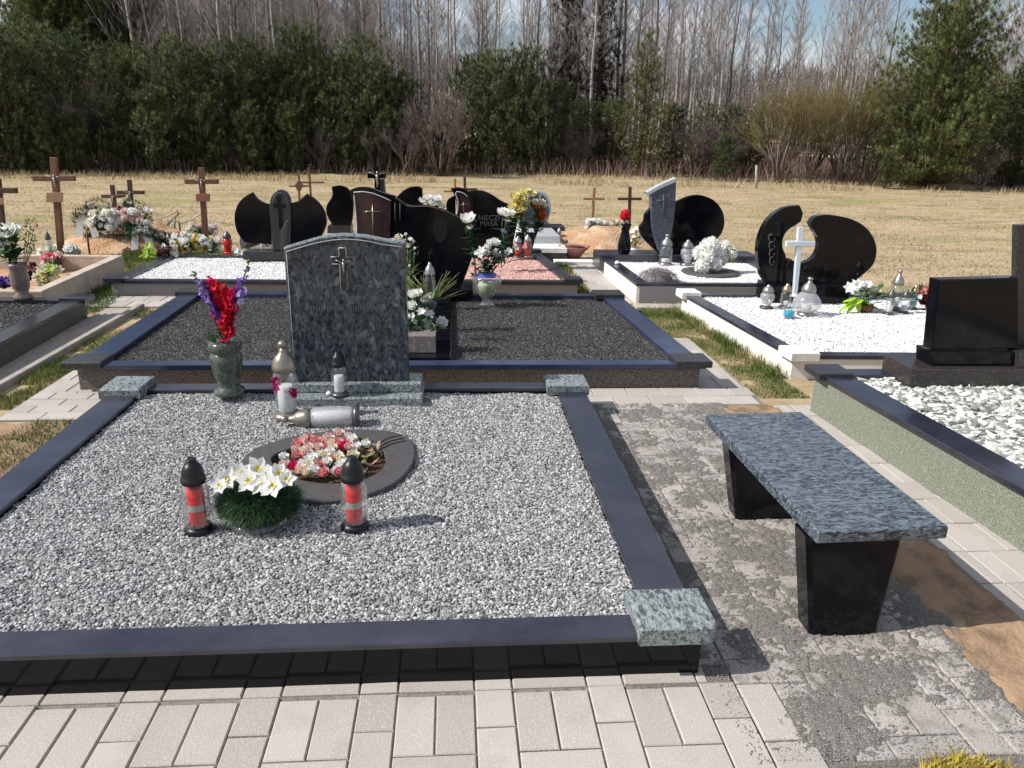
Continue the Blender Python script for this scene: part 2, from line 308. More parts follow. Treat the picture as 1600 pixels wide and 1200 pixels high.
def vnoise(x, y, seed=0):                                   # smooth value noise on arrays
    x = np.asarray(x, float); y = np.asarray(y, float); xi = np.floor(x).astype(int); yi = np.floor(y).astype(int)
    fx = x-xi; fy = y-yi; fx = fx*fx*(3-2*fx); fy = fy*fy*(3-2*fy)
    def h(a, b):
        n = (a*374761393+b*668265263+seed*974634777) & 0x7fffffff; n = ((n ^ (n >> 13))*1274126177) & 0x7fffffff; return ((n ^ (n >> 16)) & 0xffff)/65535.
    return (h(xi, yi)*(1-fx)+h(xi+1, yi)*fx)*(1-fy)+(h(xi, yi+1)*(1-fx)+h(xi+1, yi+1)*fx)*fy
def fbm(x, y, seed=0, o=4): return sum(vnoise(x*2**i, y*2**i, seed+i)*.5**i for i in range(o))/sum(.5**i for i in range(o))
def inpoly(x, y, poly):
    x = np.asarray(x); y = np.asarray(y); r = np.zeros(x.shape, bool); n = len(poly)
    for i in range(n):
        x1, y1 = poly[i][:2]; x2, y2 = poly[(i+1) % n][:2]
        with np.errstate(divide='ignore', invalid='ignore'):
            c = ((y1 > y) != (y2 > y)) & (x < (x2-x1)*(y-y1)/(y2-y1+1e-12)+x1)
        r ^= c
    return r

# ------------------------------------------------------------------ ground, paving, sand
def ground_z(x, y):
    x = np.asarray(x, float); y = np.asarray(y, float)
    far = np.clip((y-8)/6, 0, 1); bank = np.clip((y-24.5-2.5*fbm(x*.15, x*0, 5))/4, 0, 1)
    side = np.clip((np.abs(x)-6)/5, 0, 1); k = np.maximum(far, side)
    return -.014+k*(.11*(fbm(x*.5, y*.8, 3)-.5)+.05*(fbm(x*2, y*2.5, 9)-.5))+bank*.35*fbm(x*.4, y*.4, 8)+np.clip((y-40)/60, 0, 1)*2.0
gxs = np.concatenate([np.linspace(-160, -30, 14), np.arange(-28, -7, .7), np.arange(-7, 7, .1), np.arange(7, 28, .7), np.linspace(30, 160, 14)])
gys = np.concatenate([np.linspace(-30, 0, 7), np.arange(.5, 14, .1), np.arange(14, 34, .35), np.arange(34, 60, 2), np.linspace(62, 260, 14)])
GX, GY = np.meshgrid(gxs, gys); GZ = ground_z(GX, GY); nx = len(gxs); ny = len(gys)
ii, jj = np.meshgrid(np.arange(nx-1), np.arange(ny-1)); a0 = (jj*nx+ii).ravel()
tag(put('ground', nmesh('ground', np.stack([GX.ravel(), GY.ravel(), GZ.ravel()], 1), np.stack([a0, a0+1, a0+nx+1, a0+nx], 1), smooth=True), 'ground'), kind='structure')

def sheet(name, mat, poly, z, amp, step=.03, seed=1, feather=.06, freq=6, thr=None, keep=None):
    """undulating sheet inside a polygon; dips under its neighbours near its edge"""
    P = np.array([(p[0], p[1]) for p in poly]); x = np.arange(P[:, 0].min(), P[:, 0].max()+step, step); y = np.arange(P[:, 1].min(), P[:, 1].max()+step, step)
    X, Y = np.meshgrid(x, y); ins = inpoly(X, Y, poly); Z = z+amp*(fbm(X*freq, Y*freq, seed, 5)-.5)*2
    d = np.full(X.shape, 9.); n = len(P)
    for i in range(n):
        a = P[i]; b = P[(i+1) % n]; ab = b-a; t = np.clip(((X-a[0])*ab[0]+(Y-a[1])*ab[1])/(ab@ab), 0, 1); d = np.minimum(d, np.hypot(X-a[0]-t*ab[0], Y-a[1]-t*ab[1]))
    d = np.where(ins, d, -d); e = feather*(.4+1.2*vnoise(X*9, Y*9, seed+3)); Z = Z-np.clip(1-d/e, 0, 2)*.03
    ok = d > -step*1.5; W = len(x); i2, j2 = np.meshgrid(np.arange(W-1), np.arange(len(y)-1))
    q = (ok[:-1, :-1] & ok[1:, :-1] & ok[:-1, 1:] & ok[1:, 1:]); b0 = (j2*W+i2)[q]
    F = np.stack([b0, b0+1, b0+W+1, b0+W], 1); used = np.unique(F); mp_ = np.full(X.size, -1); mp_[used] = np.arange(len(used))
    return put(name, nmesh(name, np.stack([X.ravel(), Y.ravel(), Z.ravel()], 1)[used], mp_[F], smooth=True), mat)

def bricks(name, mat, cells, z=0., gap=.0024, ch=.0032):
    V = []; F = []; Sh = []
    base = 0
    for (x0, x1, y0, y1) in cells:
        x0 += gap; x1 -= gap; y0 += gap; y1 -= gap
        dz = random.uniform(-.0018, .0018); tx = random.uniform(-.001, .001); c = ch
        for (a, b, zz) in ((x0, y0, z-.05), (x1, y0, z-.05), (x1, y1, z-.05), (x0, y1, z-.05), (x0, y0, z-c), (x1, y0, z-c), (x1, y1, z-c), (x0, y1, z-c), (x0+c, y0+c, z), (x1-c, y0+c, z), (x1-c, y1-c, z), (x0+c, y1-c, z)):
            V.append((a, b, zz+dz+tx*((a-x0)/(x1-x0)-.5)*2))
        for k in range(4):
            k2 = (k+1) % 4; F.append((base+k, base+k2, base+4+k2, base+4+k)); F.append((base+4+k, base+4+k2, base+8+k2, base+8+k))
        F.append((base+8, base+9, base+10, base+11)); Sh += [random.random()]*12; base += 12
    return put(name, nmesh(name, np.array(V), np.array(F), np.array(Sh)), mat)
B, HB = .2285, .1143; PER = B+HB
def pattern(poly, ox=-.97, oy=1.845):
    P = np.array(poly); x0, x1, y0, y1 = P[:, 0].min(), P[:, 0].max(), P[:, 1].min(), P[:, 1].max(); out = []
    def clip(a, b, c, d):
        a = max(a, x0); b = min(b, x1); c = max(c, y0); d = min(d, y1)
        if b-a > .02 and d-c > .02 and inpoly(np.array([(a+b)/2]), np.array([(c+d)/2]), poly)[0]: out.append((a, b, c, d))
    for i in range(int((x0-ox)/PER)-1, int((x1-ox)/PER)+2):
        xa = ox+i*PER
        for j in range(int((y0-oy)/B)-2, int((y1-oy)/B)+3): clip(xa, xa+HB, oy+j*B-.135+(i % 2)*.0, oy+(j+1)*B-.135)
        for j in range(int((y0-oy)/PER)-2, int((y1-oy)/PER)+3):
            ya = oy+j*PER; clip(xa+HB, xa+PER, ya, ya+HB); clip(xa+HB, xa+2*HB, ya+HB, ya+PER); clip(xa+2*HB, xa+PER, ya+HB, ya+PER)
    return out
def rows(x0, x1, y0, y1, bw, bd, alongx=True, off=.5):
    out = []; j = 0; y = y0
    while y < y1-.01:
        x = x0-(bw*off if j % 2 else 0)
        while x < x1-.01:
            a, b = max(x, x0), min(x+bw, x1)
            if b-a > .03: out.append((a, b, y, min(y+bd, y1)))
            x += bw
        y += bd; j += 1
    return out
for P_ in ([(-3.2, .9), (1.0, .9), (1.0, 1.95), (-3.2, 1.95)], [(.74, 1.535), (1.66, 1.535), (1.66, 4.33), (.74, 4.33)], [(.55, 4.33), (1.95, 4.33), (1.93, 5.9), (1.62, 5.9), (1.62, 4.64), (.55, 4.64)], [(2.0, 1.2), (2.46, 1.2), (2.46, 3.2), (2.3, 4.3), (2.0, 4.3)], [(-2.56, 4.14), (-1.9, 4.14), (-1.9, 4.62), (-2.25, 4.62), (-2.25, 5.15), (-2.56, 5.15)], [(-3.3, 6.98), (-2.2, 6.98), (-2.2, 7.42), (-3.3, 7.42)], [(1.42, 7.2), (1.76, 7.2), (1.76, 9.9), (1.42, 9.9)]):
    tag(put('joint_sand', mesh_from('joint_sand', MB().add([(x, y, -.0075) for x, y in P_], [tuple(range(len(P_)))])), 'joint_sand'), kind='structure')
fx = np.concatenate([np.linspace(-160, -30, 14), np.arange(-28, 28, .7), np.linspace(30, 160, 14)]); fy = np.concatenate([np.arange(0, 8, .5), np.linspace(8, 200, 24)])
FX, FY = np.meshgrid(fx, fy); FY = FY+28.2-np.abs(FX-3)*.13+.8*fbm(FX*.3, FX*0, 77, 3); FZ = ground_z(FX, FY)+.03; FZ[0] -= .12
i2, j2 = np.meshgrid(np.arange(len(fx)-1), np.arange(len(fy)-1)); b0 = (j2*len(fx)+i2).ravel()
tag(put('forest_floor', nmesh('forest_floor', np.stack([FX.ravel(), FY.ravel(), FZ.ravel()], 1), np.stack([b0, b0+1, b0+len(fx)+1, b0+len(fx)], 1), smooth=True), 'forest_floor'), kind='structure')
# the walk in front of the big grave
st = lambda o: tag(o, kind='structure')
st(bricks('pavement', 'paver', pattern([(-3.2, .9), (1.0, .9), (1.0, 1.86), (-3.2, 1.86)])+pattern([(-3.2, 1.86), (.78, 1.86), (.78, 1.97), (-3.2, 1.97)])))
# the aisle beside it, dusted with grit
st(bricks('aisle_pavement', 'paver_dusty', [c for c in pattern([(1.0, 1.535), (1.66, 1.535), (1.66, 4.33), (.76, 4.33), (.76, 1.86), (1.0, 1.86)])]))
st(bricks('cross_path', 'paver', rows(.55, 1.95, 4.33, 4.64, .2285, .155)+rows(1.62, 1.93, 4.65, 5.9, .155, .2285)))
st(bricks('path', 'paver', rows(1.99, 2.09, 1.2, 4.3, .1, .2285)+rows(2.095, 2.46, 1.2, 3.2, .18, .2285)+rows(2.095, 2.30, 3.2, 4.3, .1, .2285)))
st(bricks('left_path', 'paver', rows(-2.56, -1.9, 4.14, 4.62, .2285, .1143)+rows(-2.56, -2.25, 4.62, 5.15, .155, .2285)))
st(bricks('middle_path', 'paver', rows(-3.3, -2.2, 6.98, 7.42, .155, .22)+rows(-3.46, -3.3, 6.98, 8.2, .155, .22)))
st(bricks('right_path', 'paver', rows(1.42, 1.76, 7.2, 9.9, .17, .2285)+rows(1.76, 2.3, 7.02, 7.2, .2, .18)))
pv = vprism([(-3.12, 4.0), (-2.86, 4.0), (-2.86, 6.9), (-3.12, 6.9)], -.05, .0, .004)
st(part('concrete_path', pv, 'concrete')); st(part('path_kerb', vprism([(-2.855, 4.0), (-2.80, 4.0), (-2.80, 6.95), (-2.855, 6.95)], -.06, .035, .006), 'concrete'))
st(sheet('sand', 'sand', [(1.63, 1.05), (2.02, 1.05), (2.02, 4.34), (1.56, 4.34), (1.60, 3.4), (1.66, 2.6), (1.64, 1.9)], -.004, .020, .015, 4, .03, 9))
st(sheet('edge_soil', 'grit', [(.9, .9), (1.9, .9), (1.9, 1.545), (.9, 1.532)], -.004, .006, .02, 6, .012, 8))
st(sheet('sandy_verge', 'sand', [(-3.2, 3.0), (-1.94, 3.0), (-1.94, 4.16), (-3.2, 4.16)], -.006, .014, .03, 8, .05, 4))
# grit swept over the aisle: a thin real layer that fills the joints and leaves the crowns of some pavers bare
def gritlayer():
    step = .0075; x = np.arange(.56, 1.74, step); y = np.arange(1.52, 4.34, step); X, Y = np.meshgrid(x, y)
    u = X*5.5+Y*3.2; v = -X*2.6+Y*8.5
    n = fbm(u, v, 21, 5); n2 = fbm(X*16, Y*16, 5, 4); n3 = fbm(X*75, Y*75, 15, 2)
    cov = .10+.24*np.exp(-((X-1.05)**2/.05+(Y-2.1)**2/.07))+.20*np.exp(-((X-1.12)**2/.03+(Y-1.72)**2/.02))-.05*np.clip((1.9-Y)*4, 0, 1)
    fj = np.minimum(np.abs(((X+.97) % PER)), np.abs(((X+.97) % PER)-HB)); fy_ = np.abs(((Y-1.845) % HB)-.0)
    Z = (n-.56)*.022+(n2-.5)*.020+(n3-.5)*.019+.014*cov+.002*np.exp(-(fj/.02)**2)
    e = np.minimum.reduce([X-.56, 1.70-X+.03*n, Y-1.526]); Z -= np.clip(1-e/.06, 0, 1)*.016*(n2+.3)
    Z -= np.clip(1.08-X+.35*(1.75-Y), 0, .6)*.035*(Y < 1.92)*(.5+n2)
    Z = np.clip(Z, -.006, .007)-.0035*np.exp(-(fj/.0065)**2)-.002*np.exp(-(fy_/.006)**2)
    W = len(x); i2, j2 = np.meshgrid(np.arange(W-1), np.arange(len(y)-1)); b0 = (j2*W+i2).ravel()
    V = np.stack([X.ravel(), Y.ravel(), Z.ravel()], 1); st(put('grit', nmesh('grit', V, np.stack([b0, b0+1, b0+W+1, b0+W], 1), smooth=True), 'grit'))
    return x, y, Z
gx_, gy_, GZr = gritlayer()

# ------------------------------------------------------------------ loose stones, as one heap each
OCT = np.array([(1, 0, 0), (-1, 0, 0), (0, 1, 0), (0, -1, 0), (0, 0, 1), (0, 0, -1)], float); OCF = np.array([(0, 2, 4), (2, 1, 4), (1, 3, 4), (3, 0, 4), (2, 0, 5), (1, 2, 5), (3, 1, 5), (0, 3, 5)])
t_ = (1+5**.5)/2; ICO = np.array([(-1, t_, 0), (1, t_, 0), (-1, -t_, 0), (1, -t_, 0), (0, -1, t_), (0, 1, t_), (0, -1, -t_), (0, 1, -t_), (t_, 0, -1), (t_, 0, 1), (-t_, 0, -1), (-t_, 0, 1)])/1.9
ICF = np.array([(0, 11, 5), (0, 5, 1), (0, 1, 7), (0, 7, 10), (0, 10, 11), (1, 5, 9), (5, 11, 4), (11, 10, 2), (10, 7, 6), (7, 1, 8), (3, 9, 4), (3, 4, 2), (3, 2, 6), (3, 6, 8), (3, 8, 9), (4, 9, 5), (2, 4, 11), (6, 2, 10), (8, 6, 7), (9, 8, 1)])
def stone_mesh(name, P, size, shade, base='oct', flat=.75, jit=.3, elong=.35):
    BV, BF = (OCT, OCF) if base == 'oct' else (ICO, ICF); n = len(P); k = len(BV)
    V = np.repeat(BV[None], n, 0)*(1+rng.uniform(-jit, jit, (n, k, 1)))
    sc = np.stack([1+rng.uniform(-.1, elong*2, n), np.ones(n), rng.uniform(flat-.2, flat+.15, n)], 1)*(size*.5*rng.uniform(.7, 1.3, (n, 1))); V = V*sc[:, None, :]
    a = rng.uniform(0, 2*PI, n); t = rng.uniform(-.6, .6, n); ca, sa, ct, s2 = np.cos(a), np.sin(a), np.cos(t), np.sin(t)
    x, y, z = V[..., 0], V[..., 1], V[..., 2]; x, z = x*ct[:, None]-z*s2[:, None], x*s2[:, None]+z*ct[:, None]
    x, y = x*ca[:, None]-y*sa[:, None], x*sa[:, None]+y*ca[:, None]
    V = np.stack([x, y, z], 2)+P[:, None, :]; F = (BF[None]+(np.arange(n)*k)[:, None, None]).reshape(-1, 3)
    return nmesh(name, V.reshape(-1, 3), F, np.repeat(shade, k))
def gravel(poly, z, size, mat, label, spacing=.8, base='oct', bump=.006, holes=(), elong=.35, flat=.75, seed=1, bed=None):
    P = np.array([(p[0], p[1]) for p in poly]); s = size*spacing
    x = np.arange(P[:, 0].min(), P[:, 0].max(), s); y = np.arange(P[:, 1].min(), P[:, 1].max(), s); X, Y = np.meshgrid(x, y); X = X.ravel(); Y = Y.ravel()
    X = X+rng.uniform(-.5, .5, X.shape)*s; Y = Y+rng.uniform(-.5, .5, Y.shape)*s; k = inpoly(X, Y, poly)
    for h in holes: k &= ~inpoly(X, Y, h)
    X = X[k]; Y = Y[k]; Z = z+bump*(fbm(X*6, Y*6, seed, 3)-.5)*2+rng.uniform(-.3, .25, X.shape)*size
    me = stone_mesh('gravel', np.stack([X, Y, Z], 1), size, rng.uniform(0, 1, len(X)), base, flat, .3, elong)
    o = recenter(put('gravel', me, mat)); tag(o, label, 'gravel', kind='stuff')
    return o

# ------------------------------------------------------------------ graves
def inset(q, ws, wf, wb=None):
    wb = wf if wb is None else wb
    (a, b, c, d) = [Vector(p) for p in q]
    def off(p, q_, w): e = (q_-p).normalized(); n = Vector((-e.y, e.x)); return p+n*w, e
    L = [off(a, b, wf), off(b, c, ws), off(c, d, wb), off(d, a, ws)]; out = []
    for i in range(4):
        p, e = L[i-1]; r, f = L[i]; den = e.x*f.y-e.y*f.x; t = ((r.x-p.x)*f.y-(r.y-p.y)*f.x)/den; out.append(p+e*t)
    return out
def grave(label, q, z, ws, wf, th, kmat, wmat, ov=.012, bevel=.004, floor=None, fz=.03, wb=None, wallname='base_wall'):
    q = [Vector(p) for p in q]; c = sum(q, Vector((0, 0)))/4
    t = thing('grave_border', label, 'grave border', (c.x, c.y, 0)); qi = inset(q, ws, wf, wb)
    for i in range(4):
        j = (i+1) % 4; part('kerb', vprism([q[i], q[j], qi[j], qi[i]], z-th, z, bevel), kmat, t)
    qo = inset(q, ov, ov); qn = inset(q, ws-ov, wf-ov, (wb or wf)-ov)
    for i in range(4):
        j = (i+1) % 4; part(wallname, vprism([qo[i], qo[j], qn[j], qn[i]], -.06, z-th, 0), wmat, t)
    if floor: part('bed', vprism(inset(q, ws-ov*.5, wf-ov*.5), -.03, z-fz, 0), floor, t)
    return t, qi
def cblock(t, x0, x1, y0, y1, z0, z1, mat, bevel=.006, rnd=None):
    poly = [(x0, y0), (x1, y0), (x1, y1), (x0, y1)]
    if rnd is not None:                                    # one rounded outer corner
        cxr, r = rnd, .035; p2 = []
        for i, p in enumerate(poly):
            if i == cxr:
                sx = 1 if p[0] == x0 else -1; sy = 1 if p[1] == y0 else -1; cc = (p[0]+sx*r, p[1]+sy*r)
                A = [(cc[0]-sx*r*math.cos(a), cc[1]-sy*r*math.sin(a)) for a in np.linspace(0, PI/2, 6)]
                if (sx*sy) < 0: A = A[::-1]
                p2 += A if i in (0, 2) else A
            else: p2.append(p)
        poly = p2
    part('corner_block', vprism(poly, z0, z1, bevel), mat, t)
# G1 the big near grave
Q1 = [(-1.93, 1.89), (.77, 1.89), (.77, 4.32), (-1.93, 4.32)]
t, qi1 = grave('wide near grave frame of polished black kerbs with pale veined corner blocks', Q1, .15, .165, .115, .022, 'black_kerb', 'black_granite', floor='concrete', fz=.045)
cblock(t, .552, .795, 1.865, 2.075, .128, .195, 'vein_granite', .007, rnd=1)
cblock(t, .545, .79, 4.135, 4.35, .128, .19, 'vein_granite', .006); cblock(t, -1.965, -1.745, 4.10, 4.345, .128, .19, 'vein_granite', .006)
ring_o = [g(*p, .145) for p in ((376, 722), (400, 701), (450, 684), (510, 674), (560, 671), (610, 674), (640, 685), (648, 707), (641, 730), (620, 752), (588, 768), (545, 779), (500, 783), (455, 777), (415, 762), (388, 743))]
ring_i = [g(*p, .145) for p in ((424, 716), (448, 703), (490, 694), (540, 690), (580, 693), (602, 710), (597, 733), (572, 748), (530, 755), (480, 752), (440, 737))]
gravel(qi1, .120, .0108, 'gravel_grey', 'grey and white crushed gravel filling the wide near grave', .74, 'ico', .009, holes=[[(p.x*.97-.0175, p.y*.97+.0975) for p in ring_o]], seed=3)
# G2 behind it
Q2 = [(-2.36, 4.62), (1.65, 4.62), (1.52, 6.85), (-2.40, 6.85)]
t, qi2 = grave('broad grave frame with sky-tinted black kerbs on a brown pebble-dash base', Q2, .17, .17, .10, .035, 'sky_tint_kerb', 'aggregate', ov=.03, floor='concrete', fz=.05)
cblock(t, -2.39, -2.16, 4.59, 4.79, .15, .197, 'dark_granite'); cblock(t, 1.44, 1.68, 4.59, 4.79, .15, .197, 'dark_granite')
cblock(t, -2.43, -2.2, 6.7, 6.88, .15, .197, 'dark_granite'); cblock(t, 1.28, 1.55, 6.66, 6.88, .15, .2, 'dark_granite')
SL = [(-.78, 4.73), (-.02, 4.73), (-.02, 6.7), (-.78, 6.7)]
o = part('cover_slab', vprism(SL, .14, .182, .004), 'black_granite'); tag(recenter(o), 'black polished slab lying between the two dark gravel beds', 'stone slab')
gravel(qi2, .135, .0105, 'gravel_dark', 'fine black gravel on both sides of the black slab', .95, 'oct', .004, holes=[SL], seed=5)
# G3 left back, white gravel
Q3 = [(-3.3, 7.42), (-.5, 7.42), (-.5, 9.0), (-3.3, 9.0)]
t, qi3 = grave('grave frame with charcoal kerbs around the white gravel at left', Q3, .155, .13, .09, .035, 'black_kerb', 'grey_terrazzo', ov=.02, floor='concrete', fz=.04)
cblock(t, -3.33, -3.16, 7.39, 7.55, .135, .18, 'black_kerb')
gravel(qi3, .125, .014, 'gravel_white', 'white gravel in the frame under the winged black headstone', .9, 'oct', .006, seed=6)
# G4 pink gravel
Q4 = [(-.36, 7.50), (1.27, 7.50), (1.06, 9.5), (-.36, 9.5)]
t, qi4 = grave('grave frame with dark kerbs around pink gravel, behind the glass heart vase', Q4, .155, .13, .09, .04, 'dark_granite', 'grey_terrazzo', ov=.015, floor='concrete', fz=.04)
cblock(t, 1.11, 1.30, 7.47, 7.63, .135, .185, 'black_kerb'); cblock(t, .9, 1.09, 9.36, 9.53, .135, .185, 'dark_granite')
gravel(qi4, .125, .014, 'gravel_pink', 'pink gravel in the frame behind the glass heart vase', .9, 'oct', .006, seed=7)
# G6 right, white walls
Q6 = [(1.79, 7.25), (3.5, 7.25), (3.6, 9.0), (1.74, 9.0)]
t, qi6 = grave('grave frame with high white side wall under the black oval headstone', Q6, .19, .13, .07, .03, 'black_kerb', 'white_plaster', ov=.012, floor='concrete', fz=.05)
part('front_panel', vprism([(1.83, 7.243), (3.5, 7.243), (3.5, 7.259), (1.83, 7.259)], -.05, .158, 0), 'grey_terrazzo', t)
part('headstone_ledge', vprism([(1.70, 8.72), (3.62, 8.72), (3.62, 9.15), (1.70, 9.15)], .05, .235, .005), 'black_kerb', t)
gravel(qi6, .15, .014, 'gravel_white', 'white gravel around the grey lavender bush and round dark plate', .9, 'oct', .006, seed=8)
# G7 right, white gravel
Q7 = [(2.33, 4.84), (3.9, 4.80), (4.6, 7.0), (2.15, 6.92)]
t, qi7 = grave('grave frame with black kerbs and low white wall before the ring headstone', Q7, .165, .12, .09, .03, 'black_kerb', 'white_plaster', ov=.01, floor='concrete', fz=.04)
part('corner_block', vprism([(2.30, 4.79), (2.50, 4.79), (2.49, 4.99), (2.29, 4.99)], .13, .195, .006), 'white_plaster', t)
part('corner_block', vprism([(2.12, 6.78), (2.30, 6.78), (2.29, 6.96), (2.11, 6.96)], .13, .2, .006), 'white_plaster', t)
gravel(qi7, .135, .015, 'gravel_white', 'white gravel under the row of glass lanterns and the glass cross', .85, 'oct', .006, seed=9)
# G8 green walled
Q8 = [(2.42, 1.2), (4.2, 1.2), (4.1, 4.22), (2.16, 4.22)]
t, qi8 = grave('grave frame with a high green speckled wall and dark kerbs, right of the bench', Q8, .262, .17, .13, .03, 'black_kerb', 'green_terrazzo', ov=.02, floor='concrete', fz=.07)
cblock(t, 2.13, 2.34, 4.05, 4.25, .24, .285, 'dark_granite')
gravel(qi8, .236, .034, 'gravel_chips', 'coarse pale green and white stone chips in the green walled grave', .55, 'ico', .015, elong=.8, flat=.55, seed=10)
# L1 left dark gravel
QL = [(-5.2, 4.2), (-3.0, 4.2), (-3.1, 6.56), (-5.2, 6.56)]
t, qiL = grave('grave frame with dark kerbs cut by the left edge, holding fine dark gravel', QL, .17, .15, .1, .03, 'dark_granite', 'slab_grey', ov=.02, floor='concrete', fz=.045)  # wall takes a darker grey: shade on its right side put into the colour
cblock(t, -3.27, -3.06, 6.42, 6.6, .15, .197, 'black_kerb')
gravel(qiL, .138, .013, 'gravel_dark', 'fine dark gravel at the left edge of the photo', .95, 'oct', .004, seed=11)
# L2 beige concrete frame
t, qi = grave('rough beige concrete grave frame without stones, behind the dark vase of white roses', [(-5.6, 6.62), (-3.5, 6.62), (-3.6, 8.55), (-5.6, 8.55)], .21, .10, .08, .03, 'beige_concrete', 'beige_concrete', ov=0, floor='orange_sand', fz=.15)
# far pale tombs right of the pink gravel
t = thing('tomb', 'pale stepped tomb of white and grey slabs behind the pink gravel grave', 'tomb', (1.5, 10.6, 0))
part('base', box(.85, 1.44, 9.72, 12.2, -.05, .10), 'dark_granite', t); part('slab', box(.83, 1.46, 9.70, 12.0, .10, .16), 'white_plaster', t); part('slab', box(.95, 1.42, 10.1, 12.0, .16, .26), 'pale_granite', t)
part('slab', box(1.0, 1.40, 11.0, 12.0, .26, .31), 'dark_granite', t)
part('front_step', box(1.28, 1.78, 9.45, 9.66, -.03, .03), 'white_plaster', t)

# ------------------------------------------------------------------ headstones
def stone(name, px, Y, th, mat, parent, bevel=.006, curve=0):
    pts = [at(x, y, Y) for x, y in px]
    if curve: pts = smooth_curve(pts, curve)
    return part(name, prism(pts, (0, th, 0), bevel), mat, parent)
def line(name, pts, r, mat, parent, seg=4): return part(name, tube(pts, r, seg), mat, parent)
def head_thing(label, c): return thing('headstone', label, 'headstone', c)
# G1
t = head_thing('blue-grey veined headstone with wavy top and small crucifix on the near grave', (-.6, 4.16, .11))
part('plinth', box(-.98, -.175, 3.985, 4.28, .10, .172, .006), 'vein_granite', t)
part('plinth', box(-.955, -.185, 4.075, 4.275, .172, .226, .006), 'vein_granite', t)
Yh = 4.115
top = smooth_curve([at(443, 389, Yh), at(470, 381, Yh), at(500, 373, Yh), at(535, 368.5, Yh), at(570, 371, Yh), at(600, 377, Yh), at(632, 381, Yh)], 5, False)
zb = .226; bl = Vector((-.905, Yh, zb)); br = Vector((-.255, Yh, zb))
slab = [bl]+top+[br]
part('slab', prism(slab, (0, .085, 0), .009, seg=2), 'stone_granite', t)
# rim along the top, its sunlit brightness put into a paler colour
rim = [Vector((p.x, Yh+.006, p.z+.0045)) for p in top]
mb = MB(); n = len(rim)
for i, p in enumerate(rim): mb.add([p+Vector((0, -.004, -.006)), p+Vector((0, .0, .001)), p+Vector((0, .078, .001)), p+Vector((0, .081, -.006))], [])
for i in range(n-1):
    for k in range(3): mb.f.append((4*i+k, 4*(i+1)+k, 4*(i+1)+k+1, 4*i+k+1))
part('top_edge', mb, 'vein_granite', t)
border = [Vector((p.x, Yh-.002, p.z-.018)) for p in top]; border[0].x += .014; border[-1].x -= .014
part('border_line', tube(border, .0022, 4), 'engraving', t)
part('border_line', tube([bl+Vector((.014, -.002, .01)), border[0]], .0016, 4), 'engraving', t)
def cross_outline(cx_, cz, w, h, arm, bw, Y):
    b = bw/2; z1, z0 = cz+h*.3, cz-h*.7; P = [(-b, z1), (b, z1), (b, cz+b), (w/2, cz+b), (w/2, cz-b), (b, cz-b), (b, z0), (-b, z0), (-b, cz-b), (-w/2, cz-b), (-w/2, cz+b), (-b, cz+b), (-b, z1)]
    return [Vector((cx_+x, Y, z)) for x, z in P]
cc = at(536, 407, Yh)
part('cross_outline', tube(cross_outline(cc.x, cc.z, .125, .225, 0, .038, Yh-.002), .0026, 4), 'silver_line', t)
def corpus(c, s, parent, mat):                              # small crucified figure, one surface
    mb = MB(); c = Vector(c)
    tube([c+Vector((0, 0, .13))*s, c+Vector((.01, -.012, .05))*s, c+Vector((0, -.01, -.05))*s, c+Vector((.02, -.03, -.14))*s, c+Vector((0, -.005, -.27))*s], [s*.03, s*.042, s*.034, s*.028, s*.014], 8, mb)
    for q_ in (-1, 1): tube([c+Vector((0, 0, .09))*s, c+Vector((q_*.12, 0, .15))*s, c+Vector((q_*.24, 0, .19))*s], [s*.02, s*.015, s*.009], 6, mb)
    ball(c+Vector((.02, -.015, .18))*s, s*.04, mb, 8, 6, 1.2); return part('figure', mb, mat, parent)
corpus(cc+Vector((0, -.006, -.03)), .17, t, 'grey_metal')
# the writing on this stone is blurred in the photo: soft paler bands only
for (xa, xb, yy, hh_) in ((520, 572, 463, 8), (476, 602, 479, 9)):
    x = xa; mb = MB()
    while x < xb:
        wd_ = random.uniform(1.0, 2.6); h_ = hh_*random.uniform(.6, 1); p = at(x, yy, Yh-.0012); q = at(x+wd_, yy+h_, Yh-.0012); mb.add([(p.x, p.y, p.z), (q.x, p.y, p.z), (q.x, p.y, q.z), (p.x, p.y, q.z)], [(0, 1, 2, 3)]); x += wd_+random.uniform(1.2, 2.6)
    part('worn_inscription', mb, 'soft_engraving', t)
# G2 headstone: maroon panel stele and great black slab
Y = 6.72
t = head_thing('tall black headstone with a maroon cross panel left of a great sloping slab', (-.3, Y, .17))
part('plinth', box(-1.0, .17, 6.60, 6.86, .17, .245), 'black_granite', t)
zb = lambda p, z: Vector((p.x, p.y, z))
A = smooth_curve([at(547, 297, Y), at(560, 293, Y), at(578, 294, Y), at(600, 302, Y), at(618, 307, Y)], 4, False)
left = smooth_curve([at(549, 400, Y), at(556, 365, Y), at(555, 335, Y), at(547, 297, Y)], 4, False)
body = [zb(at(549, 430, Y), .245)]+left[:-1]+A+[zb(at(622, 400, Y), .245)]
part('stele', prism(body, (0, .09, 0), .006), 'black_granite', t)
part('panel', prism(smooth_curve([at(549, 400, Y-.012), at(558, 366, Y-.012), at(557, 335, Y-.012), at(553, 301, Y-.012)], 4, False)+smooth_curve([at(566, 300, Y-.012), at(585, 304, Y-.012), at(611, 315, Y-.012)], 4, False)+[at(609, 400, Y-.012)], (0, .01, 0), .002), 'maroon_granite', t)
part('silver_line', tube(smooth_curve([at(548, 400, Y-.016), at(557, 366, Y-.016), at(556, 335, Y-.016), at(552.5, 300.5, Y-.016)], 4, False)+smooth_curve([at(566, 299.5, Y-.016), at(585, 303, Y-.016), at(611, 314, Y-.016)], 4, False), .005, 4), 'silver_line', t)
